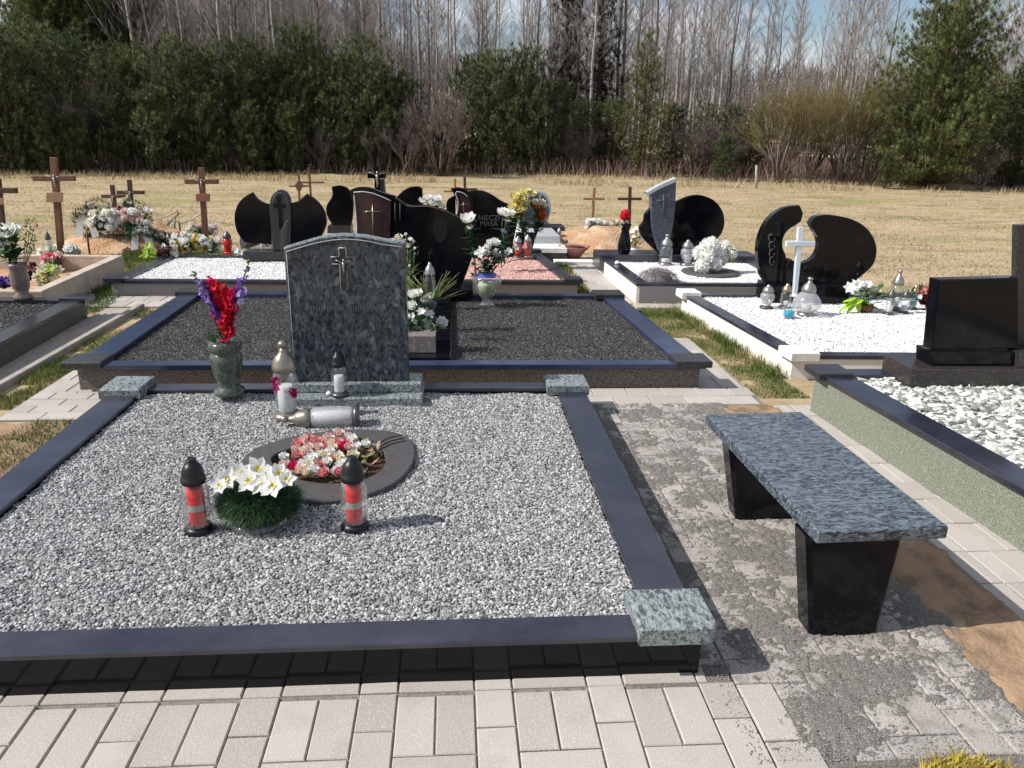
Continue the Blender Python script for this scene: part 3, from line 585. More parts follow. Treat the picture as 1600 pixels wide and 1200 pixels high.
part('cross_relief', tube([at(582, 319, Y-.02), at(582.5, 345, Y-.02), at(583, 385, Y-.02)], [.004, .007, .008], 5), 'gold_metal', t)
part('cross_relief', tube([at(568, 332, Y-.02), at(575, 330, Y-.02), at(582, 331, Y-.02), at(595, 330, Y-.02)], [.003, .006, .007, .003], 5), 'gold_metal', t)
B2 = smooth_curve([at(618, 307, Y), at(628, 314, Y), at(640, 321, Y), at(668, 321, Y), at(695, 328, Y), at(722, 340, Y), at(745, 344, Y)], 4, False)
RE = smooth_curve([at(745, 344, Y), at(743, 380, Y), at(733, 415, Y), at(721, 446, Y)], 4, False)
part('slab', prism([Vector((-.52, Y-.03, .245))]+[p+Vector((0, -.03, 0)) for p in B2]+[p+Vector((0, -.03, 0)) for p in RE[1:-1]]+[Vector((.05, Y-.03, .245))], (0, .09, 0), .006), 'black_granite', t)
part('top_line', tube([p+Vector((0, -.034, -.006)) for p in B2], .003, 4), 'pale_engraving', t)
for x in (617, 625): part('groove', tube([at(x, 317, Y-.035), at(x, 345, Y-.035)], .0025, 4), 'pale_engraving', t)
# portrait etched in the slab (blurred in the photo)
P = smooth_curve([at(678, 345, Y-.0335), at(688, 342, Y-.0335), at(697, 350, Y-.0335), at(698, 368, Y-.0335), at(690, 380, Y-.0335), at(682, 376, Y-.0335), at(677, 362, Y-.0335)], 4)
part('portrait', MB().add(P, [tuple(range(len(P)))]), 'faint_engraving', t)
# block in front of the slab
t = thing('stone_block', 'low brownish-grey polished stone block just right of the near headstone', 'stone block', (-.22, 4.9, .182))
part('block', box(-.345, -.12, 4.84, 5.02, .182, .30, .004), 'greybrown_block', t)
# G3 winged headstone
Y = 8.78; t = head_thing('black headstone with two curved wings and a rounded grey cross stele between them', (-1.95, Y, .155))
part('plinth', box(-2.35, -1.5, 8.66, 8.92, .15, .24), 'dark_granite', t)
lw = [at(382, 379, Y), at(370, 362, Y), at(366, 340, Y), at(370, 322, Y), at(380, 309, Y), at(394, 300.5, Y)]
part('wing', prism(smooth_curve(lw, 4, False)+smooth_curve([at(394, 300.5, Y), at(402, 311, Y), at(414, 318, Y), at(424, 320, Y)], 3, False)[1:]+[at(424, 382, Y)], (0, .07, 0), .008), 'black_granite', t)
rw = smooth_curve([at(450, 318, Y), at(464, 315, Y), at(479, 303, Y)], 3, False)+smooth_curve([at(479, 303, Y), at(495, 314, Y), at(507, 332, Y), at(510, 350, Y), at(500, 372, Y), at(480, 384, Y)], 4, False)[1:]
part('wing', prism([at(450, 386, Y)]+rw, (0, .07, 0), .008), 'black_granite', t)
Y2 = Y-.05; stl = smooth_curve([at(426, 392, Y2), at(423, 350, Y2), at(421, 318, Y2), at(428, 301, Y2), at(437, 297, Y2), at(447, 302, Y2), at(453, 318, Y2), at(454, 350, Y2), at(452, 392, Y2)], 4, False)
part('stele', prism(stl, (0, .11, 0), .008), 'dark_granite', t)
part('cross', prism([Vector((p.x, Y2-.003, p.z)) for p in cross_outline(at(437, 322, Y2).x, at(437, 322, Y2).z, .13, .36, 0, .045, Y2)[:-1]], (0, .004, 0)), 'black_granite', t)
for k in range(9):                                          # sheaf carved in the stele
    part('carving', tube(smooth_curve([at(450-k*.6, 344+k*5.5, Y2-.003), at(444-k*.5, 352+k*5.5, Y2-.003), at(439, 364+k*4.5, Y2-.003)], 3, False), .004, 4), 'pale_engraving', t)
part('lens_line', tube(smooth_curve([at(425, 318, Y2-.003), at(430, 305, Y2-.003), at(437, 301, Y2-.003), at(445, 305, Y2-.003), at(450, 318, Y2-.003)], 4, False), .004, 4), 'pale_engraving', t)
# leaf-shaped one behind
Y = 11.5; t = head_thing('black leaf-shaped headstone on a stepped pale base, right of the winged one', (at(530, 330, Y).x, Y, 0))
part('base', prism([at(508, 366, Y), at(548, 366, Y), zb(at(548, 366, Y), -.05), zb(at(508, 366, Y), -.05)], (0, .5, 0), .004), 'pale_granite', t)
part('plinth', prism([at(512, 353, Y+.1), at(548, 353, Y+.1), at(548, 366, Y+.1), at(511, 366, Y+.1)], (0, .3, 0), .004), 'dark_granite', t)
part('slab', prism(smooth_curve([at(520, 353, Y+.15), at(511, 337, Y+.15), at(510, 322, Y+.15), at(519, 306, Y+.15), at(518, 292, Y+.15)], 4, False)+smooth_curve([at(529, 290, Y+.15), at(542, 294, Y+.15), at(550, 308, Y+.15), at(552, 330, Y+.15), at(549, 353, Y+.15)], 4, False), (0, .1, 0), .008), 'black_granite', t)
# rounded one behind the great slab
Y = 11.0; t = head_thing('small dark headstone with a rounded shoulder half hidden behind the great slab', (at(640, 320, Y).x, Y, 0))
part('slab', prism(smooth_curve([at(612, 318, Y), at(625, 302, Y), at(640, 293, Y), at(655, 292, Y), at(660, 297, Y)], 4, False)+[at(661, 320, Y), zb(at(662, 372, Y), .05), zb(at(612, 372, Y), .05)], (0, .1, 0), .008), 'black_granite', t)
part('plinth', box(at(612, 350, Y).x-.08, at(662, 350, Y).x+.08, Y-.12, Y+.22, -.05, .05), 'dark_granite', t)
# G4 headstone
Y = 9.25; t = head_thing('black headstone with small maroon cross panel and faint lettering behind the pink gravel', (.35, Y, .155))
part('plinth', box(-.12, .80, 9.14, 9.42, .15, .22), 'black_granite', t)
part('wing', prism([zb(at(700, 400, Y), .22)]+smooth_curve([at(697, 320, Y), at(700, 312, Y), at(712, 305, Y)], 4, False)+[zb(at(712, 400, Y), .22)], (0, .07, 0), .005), 'black_granite', t)
part('stele', prism([zb(at(712, 400, Y-.04), .22)]+smooth_curve([at(714, 330, Y-.04), at(712, 310, Y-.04), at(704, 295, Y-.04)], 4, False)+smooth_curve([at(716, 293, Y-.04), at(730, 298, Y-.04), at(737, 310, Y-.04), at(739, 330, Y-.04)], 4, False)+[zb(at(739, 400, Y-.04), .22)], (0, .1, 0), .005), 'black_granite', t)
part('panel', prism(smooth_curve([at(714, 338, Y-.05), at(717, 318, Y-.05), at(713, 301, Y-.05)], 4, False)+smooth_curve([at(722, 302, Y-.05), at(731, 308, Y-.05), at(736, 322, Y-.05)], 4, False)+[at(736, 342, Y-.05)], (0, .01, 0), .001), 'maroon_granite', t)
part('silver_line', tube(smooth_curve([at(713, 338, Y-.056), at(716, 318, Y-.056), at(712, 301, Y-.056), at(722, 301, Y-.056), at(731, 307, Y-.056)], 4, False), .005, 4), 'silver_line', t)
part('cross_relief', tube([at(724, 315, Y-.06), at(724, 333, Y-.06)], .004, 4), 'gold_metal', t); part('cross_relief', tube([at(720, 320, Y-.06), at(729, 318, Y-.06)], .004, 4), 'gold_metal', t)
part('slab', prism([zb(at(738, 400, Y), .22)]+smooth_curve([at(732, 299, Y), at(752, 298, Y), at(768, 304, Y), at(785, 315, Y), at(800, 321, Y), at(812, 326, Y)], 4, False)+[at(808, 350, Y), zb(at(800, 400, Y), .22)], (0, .08, 0), .006), 'black_granite', t)
def lettering(txt, size, loc, mat, parent, ex=.001):
    cu_ = bpy.data.curves.new('lettering', 'FONT'); cu_.body = txt; cu_.size = size; cu_.extrude = ex; cu_.align_x = 'CENTER'
    o = bpy.data.objects.new('lettering', cu_); C.objects.link(o); dg = bpy.context.evaluated_depsgraph_get(); me = bpy.data.meshes.new_from_object(o.evaluated_get(dg)); bpy.data.objects.remove(o)
    me.transform(Matrix.Translation(Vector(loc)) @ Matrix.Rotation(PI/2, 4, 'X')); me.materials.clear(); return put('lettering', me, mat, parent)
lettering('NIECZI', .085, at(764, 344, Y-.003), 'pale_engraving', t); lettering('MASA', .085, at(764, 353, Y-.003), 'pale_engraving', t)
# round one further right
Y = 12.1; t = head_thing('round grey-rimmed headstone with a tiny cross, standing behind the yellow roses', (at(838, 340, Y).x, Y, 0))
part('disc', prism(smooth_curve([at(820, 345, Y), at(817, 322, Y), at(822, 305, Y), at(838, 297.5, Y), at(853, 303, Y), at(861, 322, Y), at(857, 342, Y), at(845, 356, Y)], 5), (0, .1, 0), .012), 'pale_granite', t)
part('panel', prism(smooth_curve([at(823, 342, Y-.004), at(821, 322, Y-.004), at(826, 308, Y-.004), at(839, 302, Y-.004), at(851, 307, Y-.004), at(857, 323, Y-.004), at(854, 340, Y-.004)], 5), (0, .01, 0), .001), 'blue_granite', t)
part('cross', prism([Vector((p.x, Y-.008, p.z)) for p in cross_outline(at(844, 305, Y).x, at(844, 306, Y).z, .05, .08, 0, .012, Y)[:-1]], (0, .004, 0)), 'silver_line', t)
part('plinth', box(at(832, 350, Y).x-.1, at(868, 350, Y).x+.12, Y-.25, Y+.2, -.05, .17), 'dark_granite', t)
# G6 oval headstone with tapering stele
Y = 8.85; t = head_thing('black oval headstone crossed by a tall blue-grey stele that narrows downward', (2.7, Y, .235))
ov = smooth_curve([at(1058, 315, Y), at(1080, 306, Y), at(1100, 306, Y), at(1118, 315, Y), at(1130, 332, Y), at(1132, 352, Y), at(1124, 370, Y), at(1105, 384, Y)], 5, False)
part('slab', prism([zb(at(1048, 395, Y), .235)]+[at(1048, 322, Y)]+ov+[zb(at(1080, 395, Y), .235)], (0, .08, 0), .008), 'black_granite', t)
part('wing', prism(smooth_curve([at(1018, 323, Y), at(1008, 335, Y), at(1006, 346, Y), at(999, 356, Y), at(1003, 370, Y), at(1018, 386, Y)], 4, False)+[zb(at(1030, 395, Y), .235), at(1030, 323, Y)], (0, .07, 0), .008), 'black_granite', t)
Y2 = Y-.06; lt = smooth_curve([at(1011, 302, Y2), at(1030, 291, Y2), at(1057, 279, Y2)], 4, False)
part('stele', prism(lt+smooth_curve([at(1056, 305, Y2), at(1053, 345, Y2), at(1044, 392, Y2)], 4, False)+smooth_curve([at(1029, 392, Y2), at(1020, 360, Y2), at(1018, 330, Y2), at(1018, 306, Y2)], 4, False), (0, .13, 0), .006), 'blue_granite', t)
mb = MB()
for p in lt: mb.add([p+Vector((-.004, -.01, -.035)), p+Vector((0, -.01, .008)), p+Vector((0, .135, .008)), p+Vector((0, .135, -.02))], [])
for i in range(len(lt)-1):
    for k in range(3): mb.f.append((4*i+k, 4*(i+1)+k, 4*(i+1)+k+1, 4*i+k+1))
part('top_edge', mb, 'pale_granite', t)
part('cross_relief', tube([at(1037, 305, Y2-.006), at(1037, 337, Y2-.006)], .006, 4), 'pale_engraving', t); part('cross_relief', tube([at(1026, 313, Y2-.006), at(1046, 313, Y2-.006)], .005, 4), 'pale_engraving', t)
# G7 ring headstone
Y = 6.72; t = head_thing('black headstone curving round an open circle, split at the top, with a broad right wing', (3.2, Y, .165))
part('plinth', prism([at(1205, 447, Y-.12), at(1330, 447, Y-.12), zb(at(1330, 447, Y-.12), .14), zb(at(1205, 447, Y-.12), .14)], (0, .33, 0), .005), 'black_granite', t)
oc = (1250.5, 381)
def arc(r, a0, a1, n, sy=1.05): return [at(oc[0]+r*math.cos(math.radians(a)), oc[1]-r*sy*math.sin(math.radians(a)), Y) for a in np.linspace(a0, a1, n)]
outl = smooth_curve([at(1205, 452, Y), at(1190, 430, Y), at(1184.5, 400, Y), at(1188, 370, Y), at(1202, 342, Y), at(1226, 325, Y), at(1250, 321, Y)], 5, False)
inl = arc(27.5, 108, 215, 12)
part('left_arc', prism(outl+[at(1255.5, 333, Y), at(1252, 346, Y), at(1244, 352, Y)]+inl[1:]+[at(1232, 420, Y), at(1238, 452, Y)], (0, .09, 0), .008), 'black_granite', t)
outr = smooth_curve([at(1266, 349, Y-.03), at(1278, 337.5, Y-.03), at(1305, 337, Y-.03), at(1335, 344, Y-.03), at(1358, 360, Y-.03), at(1370, 385, Y-.03), at(1366, 412, Y-.03), at(1346, 432, Y-.03), at(1325, 450, Y-.03)], 5, False)
inr = [p+Vector((0, -.03, 0)) for p in arc(27.5, -128, 42, 18)]
part('right_wing', prism(outr+[at(1226, 450, Y-.03), at(1228, 415, Y-.03)]+inr, (0, .09, 0), .008), 'black_granite', t)
for k in range(4): part('carving', tube([at(1206+5*math.cos(a)*(1-.1*k), 372+k*12+6*math.sin(a), Y-.003) for a in np.linspace(0, 5.2, 12)], .004, 4), 'pale_engraving', t)
for k in range(6):
    x0 = 1222+k*16; part('etched_shrub', tube([at(x0+random.uniform(0, 9), 420+random.uniform(-4, 6), Y-.035) for i in range(9)], .003, 3), 'faint_engraving', t)
# G8 slab, stele
Y = 4.05; t = head_thing('low rectangular black headstone leaning on a dark plinth, right of the white gravel', (3.05, Y, .26))
part('base', prism([at(1425, 577, 3.92), at(1620, 577, 3.92), zb(at(1620, 577, 3.92), .2), zb(at(1423, 592, 3.92), .2)], (0, .3, 0), .005), 'speckled_granite', t)
pz = at(1425, 577, 3.92).z
part('plinth', prism([Vector((at(1456, 550, 3.98).x, 3.98, at(1456, 550, 3.98).z)), at(1592, 550, 3.98), zb(at(1592, 570, 3.98), pz), zb(at(1456, 570, 3.98), pz)], (0, .16, 0), .005), 'black_granite', t)
f = [at(1456, 546, 4.0), at(1467, 437, 4.0), at(1592, 434, 4.0), at(1592, 546, 4.0)]
part('slab', prism(f, (-.01, .08, 0), .007), 'black_granite', t)
t = thing('headstone', 'narrow speckled brown-black stone pillar cut by the right edge of the photo', 'stone pillar', (3.5, 4.2, .26))
part('pillar', prism([at(1590, 352, 4.1), at(1650, 347, 4.1), zb(at(1655, 545, 4.1), pz), zb(at(1590, 545, 4.1), pz)], (0, .05, 0), .006), 'speckled_granite', t)
part('base', prism([at(1594, 552, 3.94), at(1660, 552, 3.94), zb(at(1660, 570, 3.94), pz), zb(at(1594, 570, 3.94), pz)], (0, .14, 0), .004), 'speckled_granite', t)

# ------------------------------------------------------------------ planter ring on the near grave
def resample(poly, c, n):
    out = []; P = smooth_curve(poly, 6)
    for k in range(n):
        a = 2*PI*k/n; d = Vector((math.cos(a), math.sin(a))); best = None
        for i in range(len(P)):
            p = P[i].to_2d()-c; q = P[(i+1) % len(P)].to_2d()-c; e = q-p; den = d.x*e.y-d.y*e.x
            if abs(den) < 1e-9: continue
            r = (p.x*e.y-p.y*e.x)/den; s = (p.x*d.y-p.y*d.x)/den
            if r > 0 and -1e-6 <= s <= 1+1e-6: best = r if best is None else max(best, r)
        out.append(c+d*(best or .2))
    return out
t = thing('planter_slab', 'dark grey oval stone ring lying on the grey gravel around a flower bed', 'planter ring', (-.57, 3.28, .1))
rc = Vector((-.585, 3.27)); ro = resample(ring_o, rc, 72); ri = resample(ring_i, rc, 72); mb = MB(); n = 72
prof = [(0, .10), (0, .142), (.03, .147), (.97, .147), (1, .142), (1, .10)]
for k in range(n):
    mb.add([(ri[k].x+(ro[k].x-ri[k].x)*u, ri[k].y+(ro[k].y-ri[k].y)*u, z) for u, z in prof], [])
for k in range(n):
    k2 = (k+1) % n
    for j in range(5): mb.f.append((6*k+j, 6*k+j+1, 6*k2+j+1, 6*k2+j))
part('ring', mb, 'slab_grey', t)
part('soil', MB().add([(p.x, p.y, .118) for p in ri], [tuple(range(n))]), 'soil', t)
for (r_, a_) in ((0, 0), (8, 2), (15, 4)):
    part('groove', tube(smooth_curve([g(588+r_*.3, 697+r_*.4, .148), g(604+r_*.6, 686+r_*.5, .148), g(627+r_*.5, 680+r_*.6, .148)], 5, False), .003, 4), 'black_granite', t)

# ------------------------------------------------------------------ bench
c0 = g(1278, 831, .42); c1 = g(1484, 823, .42); c2 = g(1252, 643, .42); c3 = g(1103, 647, .42)
t = thing('bench', 'granite bench with a blue-grey mottled seat slab on two black tapered legs', 'bench', (1.35, 2.5, 0))
part('seat', vprism([(p.x, p.y) for p in (c0, c1, c2, c3)], .375, .42, .005, allv=True), 'bench_granite', t)
def leg(y0, y1, xl, xr, bl_, br_):
    bm = bmesh.new(); ch = .015
    def ring(z, a, b): return [bm.verts.new(p) for p in ((a+ch, y0, z), (b-ch, y0, z), (b, y0+ch, z), (b, y1-ch, z), (b-ch, y1, z), (a+ch, y1, z), (a, y1-ch, z), (a, y0+ch, z))]
    r0 = ring(-.01, bl_, br_); r1 = ring(.375, xl, xr)
    for k in range(8): bm.faces.new((r0[k], r0[(k+1) % 8], r1[(k+1) % 8], r1[k]))
    bm.faces.new(r0[::-1]); bm.faces.new(r1); part('leg', bm_mb(bm), 'black_granite', t)
lx = g(1275, 993).x; rx = g(1368, 993).x
leg(2.06, 2.17, at(1260, 850, 2.06).x, at(1412, 850, 2.06).x, at(1268, 990, 2.06).x, at(1372, 990, 2.06).x)
leg(2.86, 2.97, at(1137, 705, 2.86).x, at(1262, 705, 2.86).x+.03, at(1148, 838, 2.86).x, at(1256, 838, 2.86).x)
# ------------------------------------------------------------------ lanterns, vases, flowers
def lantern(label, p, h, r, glass='clear_glass', lid='black_plastic', base='black_plastic', wax='white_wax', wh=.45, shape='jar', knob=None, axis=None, band=None, group=None, name='grave_lantern'):
    t = thing(name, label, 'grave lantern', p, group); c = Vector(p); ax = Vector(axis).normalized() if axis else None
    A = lambda z: c+(ax*z if ax else Vector((0, 0, z)))
    hb = h*.09
    part('base', lathe([(r*.95, 0), (r*1.08, hb*.15), (r*1.05, hb*.6), (r*.85, hb)], A(0), 20, axis=ax), base, t)
    S_ = dict(jar=[(.85, 0), (.98, .06), (1, .3), (1, .8), (.85, .93), (.62, 1)], heart=[(.35, 0), (.5, .08), (.9, .3), (1.15, .58), (1.1, .8), (.7, .96), (.5, 1)], taper=[(.62, 0), (.72, .15), (.95, .6), (1, .8), (.75, .95), (.55, 1)],
              bulb=[(.9, 0), (1.3, .12), (1.75, .35), (1.7, .55), (1.1, .85), (.6, 1)], faceted=[(.6, 0), (.62, .1), (.95, .55), (1, .7), (.7, .95), (.55, 1)])[shape]
    z0 = hb; z1 = h*.70; seg = 8 if shape == 'faceted' else 20
    mb = lathe([(r*a, (z1-z0)*z) for a, z in S_], A(z0), seg, axis=ax, capped=False)
    if shape == 'faceted': mb.smooth = False
    part('glass', mb, glass, t)
    if wax:
        cr = .60 if wax == 'red_wax' else .62; wm = lathe([(r*(cr-.04), 0), (r*cr, h*.02), (r*cr, (z1-z0)*wh*.98), (r*(cr-.12), (z1-z0)*wh)], A(z0+.002), 16, axis=ax); cn = part('candle', wm, wax, t)
        if band: part('label', lathe([(r*(cr+.015), 0), (r*(cr+.015), h*.085)], A(z0+(z1-z0)*wh*.42), 16, axis=ax, capped=False), band, cn)
    hl = h-z1
    PL = [(r*.86, -.004), (r*.92, hl*.1), (r*.86, hl*.22), (r*.80, hl*.4), (r*.62, hl*.62), (r*.32, hl*.78), (r*.28, hl*.9), (r*.18, hl)]
    if lid == 'black_plastic': PL = [(r*.86, -.006), (r*.90, hl*.03), (r*.90, hl*.16), (r*.84, hl*.19), (r*.80, hl*.40), (r*.68, hl*.62), (r*.50, hl*.78), (r*.40, hl*.81), (r*.37, hl*.97), (r*.31, hl)]
    ld = part('lid', lathe(PL, A(z1), 18, axis=ax), lid, t)
    if knob: part('knob', lathe([(r*.12, 0), (r*.34, hl*.14), (r*.34, hl*.26), (r*.1, hl*.36)], A(h-.003), 12, axis=ax), knob, ld)
    return t
GZ1 = .122
def gp(px, py, z=GZ1): return g(px, py, z)
lantern('red candle in a clear jar lantern with black lid, left of the white lily pot', gp(312, 829), .30, .050, 'lantern_glass', band='label_paper', wax='red_wax', wh=.85)
lantern('red candle in a jar lantern with black lid, just in front of the stone ring', gp(555, 824), .30, .051, 'lantern_glass', band='label_paper', wax='red_wax', wh=.85)
t = lantern('tall clear lantern painted with magenta roses, standing in front of the near headstone', gp(450, 652), .385, .07, 'clear_glass', 'pewter', 'pewter', 'white_wax', .62, 'taper', 'pewter')
c = gp(450, 652)
for (dx, dz, s) in ((-.03, .22, .032), (.045, .165, .028), (-.035, .185, .026), (.05, .14, .02)):
    q = c+Vector((dx, -math.sqrt(max(.0, .064**2-dx*dx)), dz)); part('painted_rose', bloom(q, s, Vector((dx*6, -1, 0)), 7, W=.75, tip=.8, cup=.12), 'petal_magenta', t)
lantern('clear lantern with metal ends lying on its side on the grey gravel', gp(562, 648, .17)+Vector((0, -.02, 0)),   .36, .058, 'frosted_glass', 'pewter', 'dark_metal', 'white_wax', .9, 'jar', 'pewter', axis=(-1, -.05, -.02))
lantern('small clear lantern with black ribbed lid on the plinth of the near headstone', (at(530, 600, 4.03).x, 4.03, .173), .255, .045, 'clear_glass', 'black_plastic', 'dark_metal', 'white_wax', .6, 'faceted')
o = part('pebble', ball((at(513, 603, 4.03).x, 4.03, .185), .016, None, 10, 6, .8), 'white_plastic'); tag(recenter(o), 'small round pebble on the plinth beside the black-lidded lantern', 'pebble')
def vase(label, p, prof, mat, seg=28, name='vase', group=None):
    o = part(name, lathe(prof, p, seg, capped=True), mat); recenter(o); return tag(o, label, 'vase', group)
vp = Vector((at(358, 603, 4.13).x, 4.13, .15))
vase('green marble vase holding red and purple gladioli, left of the near headstone', vp, [(.072, 0), (.085, .008), (.082, .03), (.06, .045), (.056, .06), (.072, .11), (.085, .18), (.088, .225), (.075, .245), (.07, .25), (.088, .262), (.088, .30), (.07, .315), (.05, .31)], 'green_marble')
def flowers(name, label, loc, cat='flowers', group=None): return thing(name, label, cat, loc, group)
# gladioli
t = flowers('gladiolus_bouquet', 'tall red and purple gladiolus spikes in the green marble vase', vp+Vector((0, 0, .3)))
sm = MB(); base = vp+Vector((0, 0, .26))
for (px1, py1, px0, py0, col, n_, fl) in ((322, 432, 352, 520, 'hot_pink', 30, 0), (352, 445, 355, 522, 'red', 34, 0), (366, 452, 358, 525, 'hot_pink', 30, 0), (338, 440, 350, 505, 'red', 22, 0), (312, 440, 340, 490, 'purple', 26, 0), (320, 455, 345, 500, 'purple', 20, 0), (381, 432, 362, 495, 'purple', 24, 0), (386, 418, 372, 470, 'lilac', 16, 0), (304, 430, 325, 470, 'lilac', 12, 0)):
    a = at(px1, py1, 4.13+random.uniform(-.03, .03)); b = at(px0, py0, 4.10+random.uniform(-.03, .03)); tube([base, b, a], [.004, .004, .002], 5, sm); mb = MB()
    for i in range(n_):
        u = i/n_; c = b.lerp(a, u)+rdir()*random.uniform(.01, .028); s = (.040 if col in ('hot_pink', 'red') else .026)*(1-.3*u)
        bloom(c, s*random.uniform(.8, 1.2), (rdir()+Vector((0, -.6, .2))), 5, mb, W=.8, tip=.8, cup=.4)
    part('flower_spike', mb, 'petal_'+col, t)
part('stems', sm, 'leaf_green', t)
lv = MB()
for i in range(14): patch(lv, base+Vector((random.uniform(-.04, .04), random.uniform(-.04, .04), .01)), Vector((random.uniform(-.6, .6), random.uniform(-.6, .3), 1)), Vector((0, 0, -1)), .14, .02, .2, 1.4)
tube(smooth_curve([base, at(375, 450, 4.13), at(386, 420, 4.13), at(388, 410, 4.13)], 3, False), .002, 4, lv)
part('leaves', lv, 'leaf_green', t)
mb = MB()
for i in range(26): ball(at(386, 422, 4.13).lerp(at(389, 404, 4.13), random.random())+rdir()*.008, .006, mb, 5, 3)
part('buds', mb, 'leaf_olive', t); mb = MB()
for i in range(10): ball(at(302, 428, 4.13)+rdir()*.015, .006, mb, 5, 3)
part('buds', mb, 'leaf_olive', t)
# white lily pot in front
pc = gp(402, 828)+Vector((0, .04, 0))
t = flowers('lily_pot', 'bowl of white lilies over a bushy dark green needle wreath, between the red lanterns', pc, 'potted flowers')
part('bowl', lathe([(.06, 0), (.10, .01), (.115, .028), (.11, .04)], pc, 24), 'clear_glass', t)
gmb = MB()
for i in range(6500):
    d = rdir(-.5); c = pc+Vector((0, .02, .092))+Vector((d.x*.135, d.y*.11, d.z*.068)); dd = (d+rdir()*.7).normalized(); L_ = random.uniform(.03, .06)
    a, b = perp(dd); gmb.add([c-a*.0016, c+a*.0016, c+dd*L_], [(0, 1, 2)], random.random())
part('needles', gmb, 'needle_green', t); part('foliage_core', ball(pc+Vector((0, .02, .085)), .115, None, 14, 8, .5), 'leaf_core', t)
for (px, py, r) in ((352, 752, .052), (391, 755, .055), (428, 762, .058), (404, 735, .056), (437, 742, .052), (370, 740, .048), (418, 745, .045), (345, 762, .04), (408, 758, .05), (382, 742, .045), (448, 752, .042)):
    c = at(px, py-3, 2.66-(py-745)*.0035); n_ = Vector((random.uniform(-.35, .35), -1, .6)); bl_ = part('blossom', bloom(c, r, n_, 6, W=.62, tip=1.25, cup=.3), 'petal_white', t)
    part('stamens', bloom(c+n_.normalized()*.004, r*.34, n_, 6, W=.4, tip=1.2, cup=.6), 'stamen', bl_)
# rose bed inside the ring
t = flowers('rose_arrangement', 'bunch of pink and cream artificial roses growing in the stone ring', (-.55, 3.33, .12))
lv = MB(); base = Vector((-.56, 3.32, .12))
rosep = [(466, 695, 'pink', .03), (474, 688, 'pale_pink', .028), (482, 686, 'pink', .026), (494, 692, 'pink', .03), (513, 685, 'pale_pink', .028), (528, 693, 'pink', .03), (538, 697, 'hot_pink', .024), (530, 678, 'pale_pink', .027), (487, 717, 'white', .03), (505, 709, 'white', .02), (528, 716, 'cream', .031), (511, 722, 'white', .024), (443, 714, 'white', .022), (445, 728, 'pale_pink', .026), (458, 728, 'hot_pink', .022), (470, 730, 'white', .02), (491, 735, 'white', .025), (506, 738, 'pink', .026), (530, 738, 'pink', .024), (478, 737, 'cream', .02), (550, 686, 'white', .025), (558, 697, 'white', .02), (571, 694, 'white', .022), (545, 682, 'cream', .02), (496, 700, 'pale_pink', .026), (520, 700, 'cream', .022)]
rosep += [(random.uniform(462, 562), random.uniform(686, 738), random.choice(['pink', 'pale_pink', 'pale_pink', 'white', 'cream', 'white']), random.uniform(.02, .027)) for i in range(24)]
for (px, py, col, r) in rosep:
    Yy = 3.40-(py-690)*.0052; c = at(px, py, Yy); c = c+(Vector((0, 0, CAMH))-c)*max(0, (.19-c.z)/(CAMH-c.z)); part('blossom', rose(c, r*1.15, Vector((random.uniform(-.4, .4), -.6, .9))), 'petal_'+col, t)
    tube([base+Vector((random.uniform(-.03, .03), random.uniform(-.03, .03), 0)), c], .0025, 4, lv)
part('stems', lv, 'leaf_green', t)
lv = MB()
for i in range(70):
    p = Vector((random.uniform(-.74, -.38), random.uniform(3.14, 3.44), random.uniform(.125, .165))); patch(lv, p, rdir(-.2), Vector((0, 0, -1)), .05, .026, .2, 1.2)
part('leaves', lv, 'leaf_olive', t)
lv = MB()
for i in range(60): patch(lv, Vector((random.uniform(-.76, -.36), random.uniform(3.12, 3.45), random.uniform(.122, .17))), rdir(-.2), Vector((0, 0, -1)), .05, .02, .2, 1.2)
part('dry_leaves', lv, 'plaque', t)

# generic bouquet built from pixel positions: blossoms at given points around a base
def bunch(name, label, base, items, Y, leafn=60, leafmat='leaf_green', L=.05, W=.024, stem='leaf_green', kind='rose', cat='flowers', spread=None, group=None):
    base = Vector(base); t = flowers(name, label, base, cat, group); sm = MB(); lv = MB(); cs = []
    for it in items:
        px, py, col, r = it[:4]; r *= 1.15; k = it[4] if len(it) > 4 else kind; yy = Y+(it[5] if len(it) > 5 else random.uniform(-.04, .04)); c = at(px, py, yy); cs.append(c)
        n_ = Vector((c.x-base.x, -.35, max(.05, c.z-base.z)+.1)).normalized()
        if k == 'rose': m_ = rose(c, r, n_, rings=2 if r < .02 else 3)
        elif k == 'mum': m_ = mum(c, r)
        elif k == 'lily': m_ = bloom(c, r, n_, 6, W=.6, tip=1.3, cup=.3)
        else: m_ = bloom(c, r, n_, 8, W=.6, tip=.9, cup=.3, rings=2)
        part('blossom', m_, 'petal_'+col, t); tube([base, base.lerp(c, .6)+Vector((0, 0, .01)), c], .003, 4, sm)
    part('stems', sm, stem, t)
    for i in range(leafn):
        c = random.choice(cs); p = base.lerp(c, random.uniform(.25, 1.0))+rdir()*.025; patch(lv, p, (rdir(-.3)+Vector((c.x-base.x, 0, .2))), Vector((0, 0, -1)), L*random.uniform(.7, 1.3), W, .25, 1.2, 3)
    if leafn: part('leaves', lv, leafmat, t)
    return t
